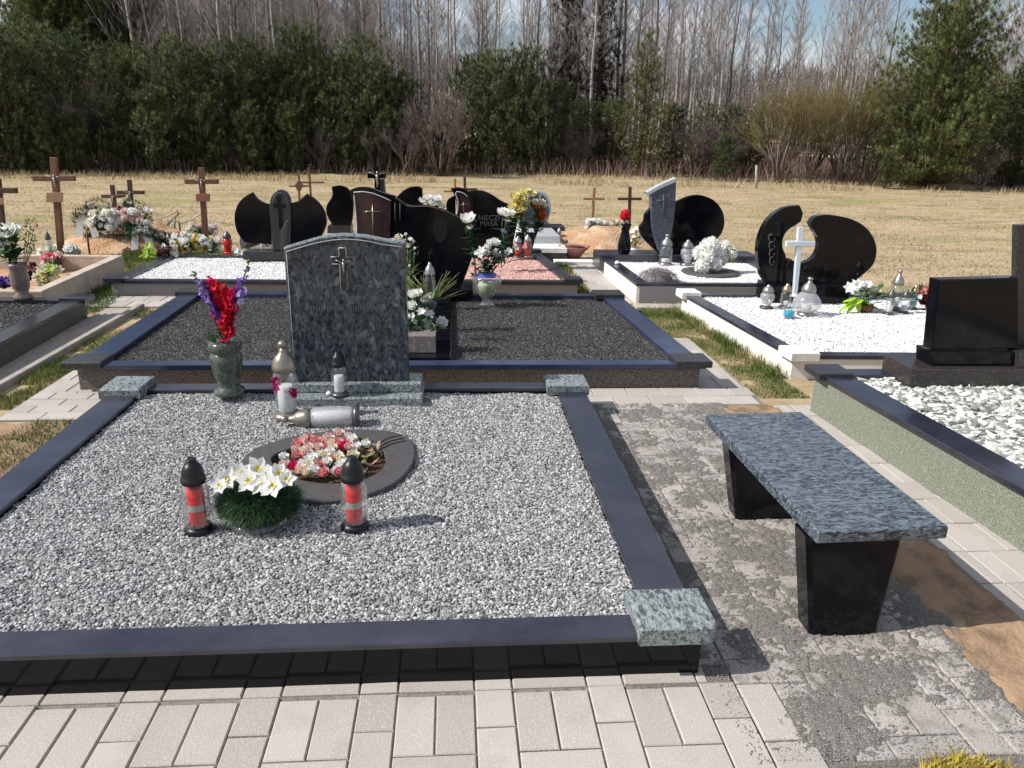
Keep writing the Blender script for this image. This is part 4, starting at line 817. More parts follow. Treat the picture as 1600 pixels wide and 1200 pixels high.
# heart vase and freesias on the second grave
hv = Vector((at(760, 466, 6.45).x, 6.45, .145))
tv = thing('glass_vase', 'clear heart-shaped glass vase on the right dark gravel bed', 'vase', hv)
part('foot', lathe([(.07, 0), (.075, .01), (.04, .03), (.025, .05)], hv, 20), 'clear_glass', tv)
part('bowl', lathe([(.028, 0), (.07, .05), (.115, .12), (.13, .17), (.115, .21), (.075, .22), (.07, .24)], hv+Vector((0, 0, .045)), 24, capped=False), 'clear_glass', tv)
part('filling', lathe([(.02, 0), (.06, .05), (.08, .11), (.07, .14)], hv+Vector((0, 0, .06)), 16), 'pale_stems', tv)
part('blue_band', lathe([(.088, 0), (.078, .03)], hv+Vector((0, 0, .25)), 16, capped=False), 'blue_ribbon', tv)
bunch('freesia_bouquet', 'white and cream freesias in the clear glass heart vase', hv+Vector((0, 0, .27)), [(766, 380, 'white', .035), (774, 379, 'white', .04), (752, 392, 'white', .04, 'lily'), (757, 396, 'white', .035), (765, 393, 'white', .035), (776, 396, 'white', .04), (784, 400, 'white', .035), (778, 407, 'cream', .035), (750, 400, 'white', .03, 'lily'), (795, 392, 'white', .035, 'lily'), (790, 396, 'white', .03), (755, 415, 'cream', .03), (744, 396, 'white', .025, 'lily'), (762, 386, 'white', .03)], 6.42, 90, 'leaf_dark', .07, .03)
# tall white roses beside the great slab (left and right)
bunch('white_rose_pair', 'two large white roses on dark stems before the great black slab', (at(748, 440, 6.75).x, 6.75, .17), [(731, 342, 'white', .065), (734, 355, 'white', .03), (737, 353, 'white', .022)], 6.62, 60, 'leaf_dark', .09, .04)
bunch('calla_bouquet', 'white blooms on long twiggy stems left of the yellow roses', (at(783, 415, 8.2).x, 8.2, .16), [(785, 331, 'white', .06), (791, 334, 'white', .05), (798, 333, 'white', .05), (793, 345, 'white', .045, 'lily'), (787, 362, 'lilac', .04, 'lily'), (806, 388, 'white', .04, 'lily')], 8.2, 50, 'leaf_dark', .12, .03)
bunch('narcissus_spray', 'tall spray of small cream flowers just right of the near headstone top', (at(640, 470, 5.6).x, 5.6, .182), [(623, 371, 'cream', .032), (631, 377, 'cream', .022), (634, 366, 'white', .017), (612, 377, 'white', .026), (618, 380, 'white', .022), (641, 374, 'white', .018), (646, 377, 'white', .016), (648, 388, 'white', .015), (637, 384, 'cream', .025), (634, 394, 'cream', .018), (648, 396, 'white', .012), (640, 415, 'white', .014), (645, 425, 'white', .012), (632, 432, 'white', .014)], 5.55, 90, 'leaf_olive', .10, .012)
bunch('white_bouquet', 'leafy bunch of white roses and lilies on the black slab right of the near headstone', (at(662, 520, 5.1).x, 5.12, .185), [(645, 460, 'white', .035), (653, 458, 'white', .032), (644, 478, 'white', .036), (666, 470, 'white', .036), (673, 477, 'lilac', .036), (658, 487, 'white', .035, 'lily'), (670, 491, 'white', .042, 'lily'), (643, 495, 'white', .03, 'lily'), (651, 500, 'white', .034), (690, 504, 'white', .04), (667, 510, 'white', .048), (651, 518, 'white', .036), (635, 496, 'white', .026), (677, 516, 'lime', .026, 'lily')], 5.02, 130, 'leaf_green', .075, .04)
mb = MB()
for i in range(60):
    a = at(672+random.uniform(-14, 14), 470, 5.3); tube([a, a+Vector((random.uniform(-.22, .22), random.uniform(-.1, .1), random.uniform(.05, .22)))], .0022, 3, mb)
o = part('dry_grass_tuft', mb, 'leaf_olive'); tag(recenter(o), 'olive tuft of stiff stalks behind the white bouquet', 'plant')
lantern('dark slim lantern in front of the great black slab', (at(672, 462, 6.3).x, 6.3, .18), .36, .05, 'clear_glass', 'grey_metal', 'dark_metal', 'white_wax', .3, 'taper')
# ---------- around the pink gravel
bunch('yellow_rose_bouquet', 'large bouquet of pale yellow roses in a dark vase behind the pink gravel', (at(824, 365, 9.1).x, 9.1, .35), [(805, 307, 'pale_yellow', .06), (812, 302, 'pale_yellow', .055), (822, 300, 'pale_yellow', .055), (832, 303, 'pale_yellow', .05), (808, 318, 'yellow', .05), (817, 312, 'pale_yellow', .06), (800, 324, 'pale_yellow', .055), (809, 328, 'pale_yellow', .06), (818, 325, 'pale_yellow', .05), (804, 336, 'lime', .055), (823, 317, 'pale_yellow', .045), (815, 336, 'orange', .035), (799, 331, 'pale_yellow', .04)], 9.05, 70, 'leaf_green', .08, .04)
bunch('orange_bouquet', 'bunch of orange flowers with cream ones on top, right of the pale yellow roses', (at(836, 365, 9.15).x, 9.15, .35), [(834, 322, 'orange', .035), (842, 325, 'orange', .04), (848, 328, 'orange', .035), (845, 335, 'orange', .04), (850, 338, 'orange', .035), (840, 338, 'red', .03), (847, 343, 'orange', .03), (838, 330, 'yellow', .03), (836, 316, 'cream', .045), (846, 316, 'cream', .045), (852, 321, 'cream', .035)], 9.1, 70, 'leaf_dark', .08, .04)
for (px, lb) in ((812, 'dark flared vase under the pale yellow roses, beside the pink lantern'), (828, 'dark slender vase under the orange flowers')):
    p = Vector((at(px, 392, 9.12).x, 9.12, .19)); vase(lb, p, [(.06, 0), (.05, .02), (.035, .06), (.05, .12), (.06, .19), (.05, .22), (.055, .24)], 'black_granite', 14)
lantern('pink glass lantern on the back kerb of the pink gravel grave, left of the two', (at(809, 398, 9.0).x, 9.0, .155), .25, .055, 'pink_glass', 'grey_metal', 'dark_metal', 'red_wax', .6, 'heart')
lantern('pink and clear glass lantern behind the pink gravel, right one of the two', (at(824, 398, 9.0).x, 9.0, .155), .27, .05, 'pink_glass', 'grey_metal', 'gold_metal', 'red_wax', .35, 'jar')
bunch('white_rose_cluster', 'cluster of white roses seen above the top of the great black slab', (at(675, 345, 10.5).x, 10.5, .1), [(661, 313, 'white', .055), (668, 309, 'white', .055), (672, 315, 'white', .055), (682, 310, 'white', .06), (686, 315, 'white', .05), (679, 318, 'white', .04), (692, 323, 'white', .04)], 10.4, 60, 'leaf_dark', .1, .04, kind='rose')
for (px, py, h, r, lb) in ((873, 384, .26, .04, 'tall silver-topped glass lantern beside the pale tomb'), (884, 388, .13, .035, 'tiny dark-topped lantern beside the pale tomb'), (904, 380, .2, .055, 'clear glass lantern with a dark top standing alone in the grass')):
    p = g(px, py, 0); lantern(lb, p, h, r, 'clear_glass', 'grey_metal' if px == 873 else 'dark_metal', 'grey_metal', 'white_wax', .5, 'jar')
p = g(896, 404, .0); t = thing('flower_bowl', 'wide low terracotta bowl on a post left of the white-walled grave', 'bowl', p)
part('bowl', lathe([(.06, 0), (.09, .02), (.15, .10), (.20, .15), (.21, .165), (.19, .165), (.14, .14)], p, 24), 'terracotta', t); part('soil', lathe([(.18, 0), (.01, .03)], p+Vector((0, 0, .145)), 14), 'soil', t)
# ---------- white-walled grave items
p = Vector((at(975, 392, 8.85).x, 8.85, .236)); vase('black hourglass vase holding a red flower, on the back ledge', p, [(.055, 0), (.075, .03), (.08, .10), (.06, .19), (.045, .26), (.055, .31), (.07, .34), (.06, .35)], 'black_granite', 20)
bunch('red_carnations', 'red carnations with a white blossom in the black hourglass vase', p+Vector((0, 0, .34)), [(977, 334, 'red', .05, 'mum'), (974, 339, 'red', .04, 'mum'), (981, 340, 'red', .035, 'mum'), (979, 351, 'white', .04, 'bloom'), (972, 352, 'white', .03, 'bloom')], 8.85, 20, 'leaf_dark', .06, .03)
lantern('clear fluted glass lantern under the blue-grey stele', (at(1040, 405, 8.55).x, 8.55, .155), .32, .075, 'clear_glass', 'grey_metal', 'grey_metal', 'white_wax', .2, 'jar', 'grey_metal')
lantern('frosted white glass lantern left of the white chrysanthemums', (at(1073, 405, 8.55).x, 8.55, .155), .29, .07, 'frosted_glass', 'grey_metal', 'grey_metal', 'white_wax', .5, 'heart')
pl = g(1110, 425, .165); o = part('round_plate', lathe([(.30, 0), (.315, .008), (.31, .018), (.18, .02), (.17, .012), (.05, .012)], Vector((pl.x, pl.y, .155)), 40), 'slab_grey'); tag(recenter(o), 'round dark stone plate on the white gravel under the chrysanthemums', 'stone plate')
bunch('chrysanthemum_bouquet', 'big globe of white chrysanthemums on the round dark plate', (pl.x+.03, pl.y, .175), [(1108, 386, 'white', .10, 'mum', -.02), (1094, 396, 'white', .085, 'mum', 0), (1122, 392, 'white', .085, 'mum', 0), (1105, 402, 'white', .09, 'mum', -.06), (1098, 416, 'white', .085, 'mum', -.08), (1118, 412, 'white', .08, 'mum', -.06), (1128, 404, 'white', .07, 'mum', 0), (1112, 378, 'white', .06, 'mum', .05), (1134, 383, 'white', .055, 'mum', .06), (1144, 396, 'white', .06, 'mum', .02), (1138, 390, 'cream', .04, 'mum', .03), (1142, 406, 'lime', .035, 'lily', 0)], pl.y, 40, 'leaf_green', .08, .05)
lc = Vector((2.0, 7.5, .15)); mb = MB()
for i in range(2600):
    d = rdir(0); c = lc+Vector((d.x*.20, d.y*.15, d.z*.13)); dd = (d+rdir()*.5).normalized(); a, b = perp(dd); L_ = random.uniform(.02, .05); mb.add([c-a*.0022, c+a*.0022, c+dd*L_], [(0, 1, 2)], random.random())
o = part('bush', mb, 'lavender'); lcr = g(1025, 436, .17)
t = thing('heather_bush', 'low dome of grey dry heather at the front of the white-walled grave', 'shrub', lc); o.parent = t; o.data.transform(Matrix.Translation(-lc)); part('woody_core', ball(lc, .165, None, 14, 8, .72), 'wreath_grey', t); t.location = (lcr.x, lcr.y-.06, .15)
o = part('white_stone', ball(Vector((1.83, 8.35, .205)), .03, None, 10, 6, .8), 'white_plastic'); tag(recenter(o), 'single white pebble on the kerb of the white-walled grave', 'pebble')
# ---------- ring headstone grave items
gp7 = lambda px, py: g(px, py, .14)
lantern('clear heart-shaped glass lantern leftmost in front of the ring headstone', gp7(1197, 481), .21, .055, 'frosted_glass', 'grey_metal', 'dark_metal', 'white_wax', .2, 'heart')
lantern('clear glass lantern with bronze dome, second from the left before the ring headstone', gp7(1226, 481), .22, .048, 'clear_glass', 'gold_metal', 'grey_metal', 'white_wax', .3, 'jar')
lantern('big bulbous fluted glass lantern with a ribbed silver lid', gp7(1258, 492), .30, .068, 'frosted_glass', 'grey_metal', 'grey_metal', 'white_wax', .35, 'bulb', 'grey_metal')
p = gp7(1232, 497); t = thing('oil_lamp', 'small teardrop glass lamp filled with bright blue oil', 'oil lamp', p)
part('glass', lathe([(.035, 0), (.05, .03), (.048, .06), (.03, .10), (.012, .14)], p, 18), 'clear_glass', t); part('blue_oil', lathe([(.03, 0), (.045, .028), (.044, .055), (.04, .058)], p+Vector((0, 0, .002)), 18), 'blue_gel', t)
p0 = at(1243, 462, 6.5); t = thing('glass_cross', 'tall translucent pale blue cross standing before the open circle of the headstone', 'cross', p0)
Yc = p0.y; part('shaft', prism([at(1240, 462, Yc), at(1246, 462, Yc), at(1257, 355, Yc), at(1248, 354, Yc)], (0, .04, 0), .004), 'acrylic', t)
part('arm', prism([at(1229.5, 377, Yc-.004), at(1274, 377, Yc-.004), at(1274, 385, Yc-.004), at(1229.5, 385, Yc-.004)], (0, .048, 0), .004), 'acrylic', t)
part('foot', lathe([(.045, 0), (.03, .015), (.02, .03)], p0+Vector((0, .02, -.01)), 14), 'acrylic', t)
p = gp7(1352, 487); t = bunch('lily_bouquet', 'white lilies with bright yellow-green leaves in a brown pot on the white gravel', p+Vector((0, 0, .06)), [(1328, 450, 'white', .055, 'lily'), (1340, 447, 'white', .06, 'bloom'), (1353, 447, 'white', .06, 'bloom'), (1366, 455, 'cream', .05, 'lily'), (1345, 457, 'white', .05, 'bloom'), (1360, 459, 'cream', .045, 'lily'), (1334, 456, 'white', .045, 'lily'), (1372, 462, 'white', .04, 'lily')], p.y, 30, 'leaf_green', .1, .05)
part('pot', lathe([(.05, 0), (.06, .03), (.06, .07)], p, 16), 'brown_pot', t)
lv = MB()
for (ax_, ay, bx, by, w_) in ((1342, 466, 1312, 480, .07), (1338, 464, 1318, 468, .06), (1342, 466, 1344, 487, .06), (1350, 466, 1335, 473, .05), (1348, 466, 1362, 474, .06), (1340, 468, 1322, 486, .05)):
    a = at(ax_, ay, p.y-.03); b = at(bx, by, p.y-.08); patch(lv, a, b-a, Vector((0, 0, -1)), (b-a).length*1.1, w_, .15, 1.1, 5)
part('bright_leaves', lv, 'leaf_bright', t)
for (px, py, h, r, gl, ld, lb) in ((1388, 491, .22, .040, 'clear_glass', 'dark_metal', 'short clear lantern with dark cap, frontmost of the lantern group by the lilies'), (1396, 484, .33, .055, 'clear_glass', 'grey_metal', 'tallest clear lantern of the group right of the lilies'), (1411, 489, .21, .042, 'clear_glass', 'dark_metal', 'clear lantern with brown cap, third of the group right of the lilies'), (1425, 483, .22, .040, 'green_glass', 'gold_metal', 'greenish lantern with bronze cap, rightmost of the group beside the pink flowers')):
    lantern(lb, gp7(px, py), h, r, gl, ld, 'dark_metal', 'white_wax', .4, 'taper', 'grey_metal' if h > .3 else None)
p = gp7(1452, 484); bunch('pink_bouquet', 'pink and red flowers half hidden behind the low rectangular headstone', p, [(1440, 455, 'pink', .035), (1448, 452, 'pink', .035), (1437, 464, 'white', .025, 'lily'), (1446, 465, 'hot_pink', .03), (1454, 458, 'red', .035), (1441, 472, 'maroon', .03), (1458, 468, 'pink', .03)], p.y, 40, 'leaf_dark', .06, .03)

# ---------- left back: white gravel grave items
gp3 = lambda px, py: g(px, py, .14)
lantern('red glass lantern with a dark crown lid at the back of the white gravel', gp3(357, 396), .26, .055, 'red_glass', 'dark_metal', 'red_glass', None, .4, 'taper')
lantern('slim frosted white lantern right of the wicker wreath', gp3(411, 393), .24, .03, 'frosted_glass', 'frosted_glass', 'white_plastic', 'white_wax', .8, 'jar')
lantern('small clear lantern beside the slim frosted one', gp3(424, 392), .11, .028, 'frosted_glass', 'grey_metal', 'grey_metal', 'white_wax', .5, 'jar')
p = gp3(385, 390); t = thing('wicker_wreath', 'grey wicker horn wreath leaning against the winged headstone', 'wreath', p); mb = MB()
for k in range(10):
    r = .10-.006*k; tube([p+Vector((-.03+k*.018+r*.35*math.cos(a), .02*k*.3, .09+r*math.sin(a)*(1-.03*k))) for a in np.linspace(0, 2*PI, 16)], .010, 5, mb)
tube([p+Vector((.05, 0, .15)), p+Vector((.18, .02, .08)), p+Vector((.28, .03, .03))], [.04, .028, .01], 6, mb)
part('coils', mb, 'wreath_grey', t)
bunch('white_orchids', 'low white orchid blossoms lying on the front of the white gravel', gp3(385, 398), [(370, 392, 'white', .045, 'lily'), (376, 396, 'white', .045, 'lily'), (383, 394, 'white', .04, 'lily'), (402, 392, 'white', .045, 'lily'), (408, 396, 'white', .035, 'lily'), (394, 390, 'white', .03, 'lily')], gp3(385, 398).y, 26, 'leaf_green', .06, .03)
def mixed(label, px0, px1, py0, py1, z, n, cols, r, leafmat='leaf_dark', kind='rose', leafn=50, Yo=0, name='flower_arrangement', Y=None):
    b = g((px0+px1)/2, py1, z)
    if Y: b = at((px0+px1)/2, py1, Y)
    n = int(n*1.5); its = [(random.uniform(px0, px1), random.uniform(py0, py1-(py1-py0)*.15), random.choice(cols), r*random.uniform(.75, 1.2), kind if kind != 'mix' else random.choice(['rose', 'lily', 'mum', 'bloom'])) for i in range(n)]
    return bunch(name, label, b, its, b.y+Yo, leafn, leafmat, .07, .03)
mixed('dense mound of small white blossoms in a green basket, left of the red lantern', 317, 345, 370, 396, .14, 26, ['white', 'white', 'cream'], .028, 'leaf_green', 'bloom', 90, .05)
mixed('bright red flowers at the left of the flower heap on the white gravel grave', 275, 286, 364, 376, .20, 7, ['red'], .04, 'leaf_green', 'mum', 20, .1)
mixed('yellow flowers between the red ones and the white basket', 288, 306, 364, 376, .20, 9, ['yellow', 'yellow', 'cream'], .036, 'leaf_green', 'mum', 20, .12)
mixed('white flowers and bows at the front of the flower heap on the white gravel grave', 268, 320, 374, 394, .14, 18, ['white', 'white', 'cream', 'yellow'], .036, 'leaf_dark', 'mix', 90)
mixed('pale roses and lilies at the back of the flower heap, below the tall wooden cross', 292, 340, 350, 368, .14, 22, ['white', 'pale_pink', 'white', 'white'], .045, 'leaf_dark', 'mix', 80, .25)
mixed('pure white blossoms filling the middle of the flower heap, under the yellow ones', 262, 318, 366, 386, .14, 20, ['white', 'white', 'cream'], .042, 'leaf_green', 'bloom', 50, .12)
mixed('dried maroon and white flowers near the left kerb of the white gravel grave', 246, 275, 384, 401, .14, 14, ['maroon', 'maroon', 'white', 'pale_pink'], .035, 'leaf_dark', 'mix', 70)
mixed('pale lilac and white flowers on dark leaves behind the lime green plant', 244, 272, 368, 384, .14, 10, ['white', 'pale_pink', 'lilac'], .035, 'leaf_dark', 'mix', 60, .1)
mixed('lime green leafy plant at the left kerb of the white gravel grave', 226, 242, 383, 404, .14, 9, ['lime'], .04, 'leaf_bright', 'lily', 40)
# ---------- far left
vq = Vector((at(36, 464, 6.5).x, 6.5, .17)); vase('dark brown marble vase of white roses on the left dark kerb', vq, [(.055, 0), (.075, .01), (.07, .03), (.045, .05), (.065, .10), (.072, .18), (.062, .24), (.07, .27), (.075, .29), (.06, .30)], 'brown_marble', 22)
bunch('white_rose_bouquet', 'large white roses in the dark marble vase at the left edge', vq+Vector((0, 0, .28)), [(12, 362, 'white', .07), (2, 358, 'white', .05), (22, 360, 'white', .055), (18, 369, 'white', .05), (2, 382, 'white', .045), (-8, 372, 'white', .05), (15, 379, 'white', .03), (5, 396, 'white', .016)], 6.5, 130, 'leaf_green', .09, .045)
mb = MB()
for i in range(60):
    a = at(36, 425, 6.5); q = at(46+random.uniform(-10, 12), random.uniform(342, 395), 6.5+random.uniform(-.05, .05)); ball(q, .008, mb, 5, 3)
    if i % 4 == 0: tube([a, q], .0018, 3, mb)
o = part('catkin_branch', mb, 'leaf_olive'); tag(recenter(o), 'thin twigs with cream catkins rising beside the white roses', 'plant')
mixed('purple pansies in the beige concrete frame at the left edge', -14, 25, 434, 450, .12, 16, ['purple', 'purple', 'lilac'], .042, 'leaf_dark', 'bloom', 60)
mixed('red and maroon flowers just right of the dark marble vase', 40, 56, 415, 436, .12, 7, ['red', 'maroon', 'pink'], .04, 'leaf_dark', 'mix', 40)
mixed('cream and yellow-green flowers in the beige concrete frame', 55, 92, 418, 444, .12, 15, ['cream', 'lime', 'pale_yellow', 'cream'], .05, 'leaf_olive', 'lily', 110)
mixed('pink flowers and ribbons in the beige concrete frame', 70, 100, 400, 418, .12, 13, ['pink', 'hot_pink', 'pale_pink'], .052, 'leaf_green', 'mix', 50, .15)
mixed('big white bloom pair at the right of the beige concrete frame', 103, 121, 388, 402, .12, 6, ['white'], .06, 'leaf_dark', 'rose', 30)
mixed('white lilies behind the pink ribbon flowers in the beige frame', 58, 96, 388, 402, .12, 8, ['white', 'white', 'white'], .06, 'leaf_olive', 'lily', 50, .5)
lantern('thin dark lantern beside the tall left cross', g(80, 402, .06), .30, .035, 'frosted_glass', 'dark_metal', 'grey_metal', 'white_wax', .5, 'taper')

# ------------------------------------------------------------------ wooden crosses
def cross(label, base, top, army, a0, a1, wpx, Y, mat, plaque=None, fig=True, cat='cross', group=None, thick=.05, name='wooden_cross'):
    b = at(base[0], base[1], Y); tp = at(top[0], top[1], Y); wd = abs(at(800+wpx, 300, Y).x-at(800, 300, Y).x)
    t = thing(name, label, cat, (b.x, Y, b.z), group); h = wd/2
    part('post', prism([b+Vector((-h, 0, -.1)), b+Vector((h, 0, -.1)), tp+Vector((h, 0, 0)), tp+Vector((-h, 0, 0))], (0, thick, 0), .004), mat, t)
    l, r = at(a0, army, Y-.006), at(a1, army, Y-.006); part('arm', prism([l+Vector((0, 0, -h*.85)), r+Vector((0, 0, -h*.85)), r+Vector((0, 0, h*.85)), l+Vector((0, 0, h*.85))], (0, thick+.012, 0), .004), mat, t)
    u = (army-top[1])/(base[1]-top[1]); jx = top[0]+(base[0]-top[0])*u
    if fig: corpus(at(jx, army+4, Y-.02), fig if fig is not True else .3, t, 'grey_metal')
    if plaque:
        x0, x1, y0, y1, pmn = plaque; part('name_plaque', prism([at(x0, y1, Y-.015), at(x1, y1, Y-.015), at(x1, y0, Y-.015), at(x0, y0, Y-.015)], (0, .014, 0), .002), pmn, t)
    return t
cross('tall brown wooden cross with a name plaque, behind the beige concrete frame', (93, 396), (82, 246), 279, 50, 115, 9, 9.3, 'wood_brown', (72, 98, 301, 316, 'plaque'), .32)
cross('brown wooden cross cut by the left edge of the photo', (0, 352), (-6, 280), 298, -40, 24, 9, 9.6, 'wood_dark', (-14, 5, 310, 320, 'plaque'), False)
cross('small dark cross at the left behind the wreath-covered mound', (178, 325), (174, 289), 307, 158, 194, 5.5, 11.5, 'wood_dark', None, .22)
cross('dark wooden cross standing right behind the wreath-covered mound', (204, 325), (201, 281), 301, 182, 224, 6, 11.8, 'wood_dark', None, .25)
cross('dark brown wooden cross with a reddish plaque behind the flower heap', (319, 360), (313, 262), 284, 288, 340, 8, 10.2, 'wood_brown', (306, 328, 303, 315, 'red_plaque'), .28)
t = cross('rust brown cross with a diamond-shaped middle behind the winged headstone', (467, 312), (466, 266), 291, 451, 482, 2.5, 14, 'wood_brown', None, False)
part('diamond', prism([at(460, 290, 13.97), at(467, 302, 13.97), at(474, 290, 13.97), at(467, 280, 13.97)], (0, .04, 0), .004), 'wood_brown', t)
cross('thin light brown cross behind the winged headstone, right of the diamond one', (485, 300), (482, 262), 285, 468, 506, 2.8, 14.5, 'wood_brown', None, False)
cross('black stone crucifix with a pale figure behind the maroon panel headstone', (590, 305), (588, 259), 275, 574, 603, 8, 12.5, 'black_granite', None, .5, name='stone_cross', thick=.12)
t = thing('stone_post', 'dark rounded stone block behind the black crucifix', 'stone post', (at(594, 300, 12.8).x, 12.8, 0))
part('block', prism([at(586, 280, 12.8), at(600, 280, 12.8), at(602, 305, 12.8), zb(at(602, 340, 12.8), 0), zb(at(584, 340, 12.8), 0)], (0, .2, 0), .01), 'dark_granite', t)
cross('rust-coloured short cross left behind the small maroon panel headstone', (711, 300), (711, 279), 299, 693, 720, 3.5, 14.5, 'wood_light', None, False)
cross('dark brown cross directly above the small maroon panel headstone', (727, 305), (726, 276), 296, 712, 746, 4, 13.8, 'wood_dark', None, False)
cross('light brown wooden cross on the sandy mound, left of two', (926, 350), (929, 293), 311, 912, 945, 4, 12.5, 'wood_light', None, .2)
cross('dark brown wooden cross on the sandy mound, right of two', (984, 352), (985, 292), 311, 966, 1003, 4.5, 12.2, 'wood_dark', None, False)
# ------------------------------------------------------------------ mounds, wreaths, posts, rope
def mound(label, c, rx, ry, h, mat, seed=1):
    n = 40; m = 14; V = [(c[0], c[1], c[2]+h)]; F = []
    for j in range(1, m+1):
        u = j/m
        for k in range(n):
            a = 2*PI*k/n; x = rx*u*math.cos(a); y = ry*u*math.sin(a); nn = float(fbm(np.array([x*4+seed]), np.array([y*4]), seed)[0])
            V.append((c[0]+x*(.85+.3*nn), c[1]+y*(.85+.3*nn), c[2]-.04+(h+.04)*(math.cos(u*PI/2)**.8)*(.75+.5*nn)))
    for k in range(n): F.append((0, 1+k, 1+(k+1) % n))
    for j in range(m-1):
        for k in range(n): a = 1+j*n+k; b = 1+j*n+(k+1) % n; F.append((a, a+n, b+n, b))
    mb = MB().add(V, F); mb.smooth = True; o = part('mound', mb, mat); return tag(recenter(o), label, 'mound')
c = g(175, 395); mound('orange sandy grave mound under the wreaths at the left back', (c.x, c.y+.7, -.02), 1.0, .75, .34, 'orange_sand', 3)
c = g(930, 397); mound('orange sandy grave mound between the two wooden crosses and the black vase', (c.x+.25, c.y+1.0, -.02), 1.05, .8, .3, 'orange_sand', 5)
mixed('white and green flower heap lying on the right sandy mound', 915, 965, 344, 358, .28, 20, ['white', 'white', 'cream'], .045, 'leaf_green', 'mix', 90, Y=11.3)
t = bunch('white_pot', 'white flowers in a pale pot right of the black hourglass vase', g(992, 390, .05), [(988, 362, 'white', .045, 'lily'), (995, 358, 'white', .045, 'lily'), (1000, 366, 'cream', .04, 'lily'), (990, 370, 'white', .035, 'lily'), (1006, 376, 'white', .035, 'lily'), (985, 376, 'cream', .03, 'lily')], 9.8, 40, 'leaf_green', .07, .035, cat='potted flowers')
p = g(992, 390, .0); part('pot', lathe([(.06, 0), (.08, .12), (.085, .13)], Vector((at(990, 388, 9.8).x, 9.8, .02)), 16), 'white_plastic', t)
# wreath heap on the left mound
def wreath(label, px, py, Y, R_, tilt, ribbon=True, cols=('white',), n=9):
    c = at(px, py, Y); t = thing('wreath', label, 'wreath', c-Vector((0, 0, R_))); mb = MB(); q = Matrix.Rotation(tilt, 3, 'X')
    for i in range(900):
        a = random.uniform(0, 2*PI); d = rdir(); p = c+q @ (Vector((math.cos(a), 0, math.sin(a)))*R_*.75)+d*R_*.22; dd = (d+rdir()*.5).normalized(); s, _ = perp(dd); mb.add([p-s*.006, p+s*.006, p+dd*.06], [(0, 1, 2)], random.random())
    part('greenery', mb, 'leaf_dark', t)
    for i in range(n):
        a = random.uniform(0, 2*PI); p = c+q @ (Vector((math.cos(a), 0, math.sin(a)))*R_*.72)+Vector((0, -R_*.25, .02)); part('blossom', rose(p, R_*.16, Vector((0, -1, .3)), rings=2), 'petal_'+random.choice(cols), t)
    if ribbon:
        rb = MB()
        for s_ in (-1, 1):
            P = [c+Vector((s_*R_*.2, -R_*.3, R_*.5)), c+Vector((s_*R_*.35, -R_*.36, 0)), c+Vector((s_*R_*.5, -R_*.4, -R_*.9))]
            for i in range(2):
                d = Vector((.045, 0, .01)); o0 = len(rb.v); rb.add([P[i]-d, P[i]+d, P[i+1]+d, P[i+1]-d], [(0, 1, 2, 3)])
        part('ribbon', rb, 'ribbon', t)
    return t
wreath('wreath with black and white ribbons, leftmost on the orange mound', 138, 347, 10.3, .20, .3, True, ('white',), 7)
wreath('green and white wreath with hanging ribbons, second from the left on the orange mound', 160, 338, 10.5, .25, .4, True, ('white', 'cream'), 12)
wreath('wreath with white blossoms in the centre front of the orange mound', 183, 346, 10.2, .22, .6, False, ('white', 'pale_pink', 'white'), 14)
wreath('wreath with dark greenery and white bows right of the centre of the orange mound', 210, 337, 10.4, .22, .3, True, ('white',), 8)
mixed('white blossoms and bows filling the left half of the wreath heap', 138, 180, 330, 360, .14, 18, ['white', 'white', 'cream'], .05, 'leaf_dark', 'mix', 110, Y=10.0)
mixed('white blossoms on dark needles filling the right half of the wreath heap', 182, 232, 328, 360, .14, 20, ['white', 'white', 'pale_pink'], .05, 'leaf_dark', 'mix', 120, Y=10.0)
mixed('red and pink roses on top of the wreaths over the orange mound', 178, 194, 326, 340, .45, 8, ['red', 'pink', 'red'], .045, 'leaf_dark', 'rose', 20, Y=10.15)
mixed('cream roses sticking up in front of the dark crosses on the orange mound', 190, 212, 313, 322, .5, 3, ['cream', 'cream'], .055, 'leaf_dark', 'rose', 12, Y=10.3)
wreath('flat wreath with grey ribbon lying at the right foot of the orange mound', 224, 366, 9.7, .2, 1.2, True, ('white',), 5)
p0 = g(140, 396); o = part('stake', tube([Vector((p0.x, p0.y, -.05)), at(135, 360, p0.y)], .012, 6), 'wood_dark'); tag(recenter(o), 'thin leaning dark stake between the beige frame and the orange mound', 'stake')
for (px, py0, py1, lb) in ((262, 371, 343, 'thin dark iron post left of the flower heap, left of two'), (273, 366, 340, 'thin dark iron post left of the flower heap, right of two')):
    a = g(px, py0); o = part('iron_post', tube([a, at(px, py1, a.y)], .012, 6), 'dark_metal'); tag(recenter(o), lb, 'post')
a = at(238, 345, 12.5); b = at(277, 329, 15); o = part('rope', tube([a, (a+b)/2+Vector((0, 0, -.03)), b], .016, 5), 'rope'); tag(recenter(o), 'pale rope stretched above the grass, nearer the wreaths', 'rope')
a = at(280, 350, 11.2); b = at(318, 330, 13); o = part('rope', tube([a, (a+b)/2+Vector((0, 0, -.03)), b], .016, 5), 'rope'); tag(recenter(o), 'pale rope stretched from the iron posts to the plaque cross', 'rope')
for (px, lb) in ((238, 'slim wooden rope peg nearer the wreaths'), (277, 'slim wooden rope peg far out in the field'), (280, 'slim wooden rope peg beside the iron posts')):
    q = a if px == 280 else (at(238, 345, 12.5) if px == 238 else at(277, 329, 15)); o = part('peg', tube([Vector((q.x, q.y, -.03)), q+Vector((0, 0, .02))], .014, 6), 'wood_dark'); tag(recenter(o), lb, 'peg')
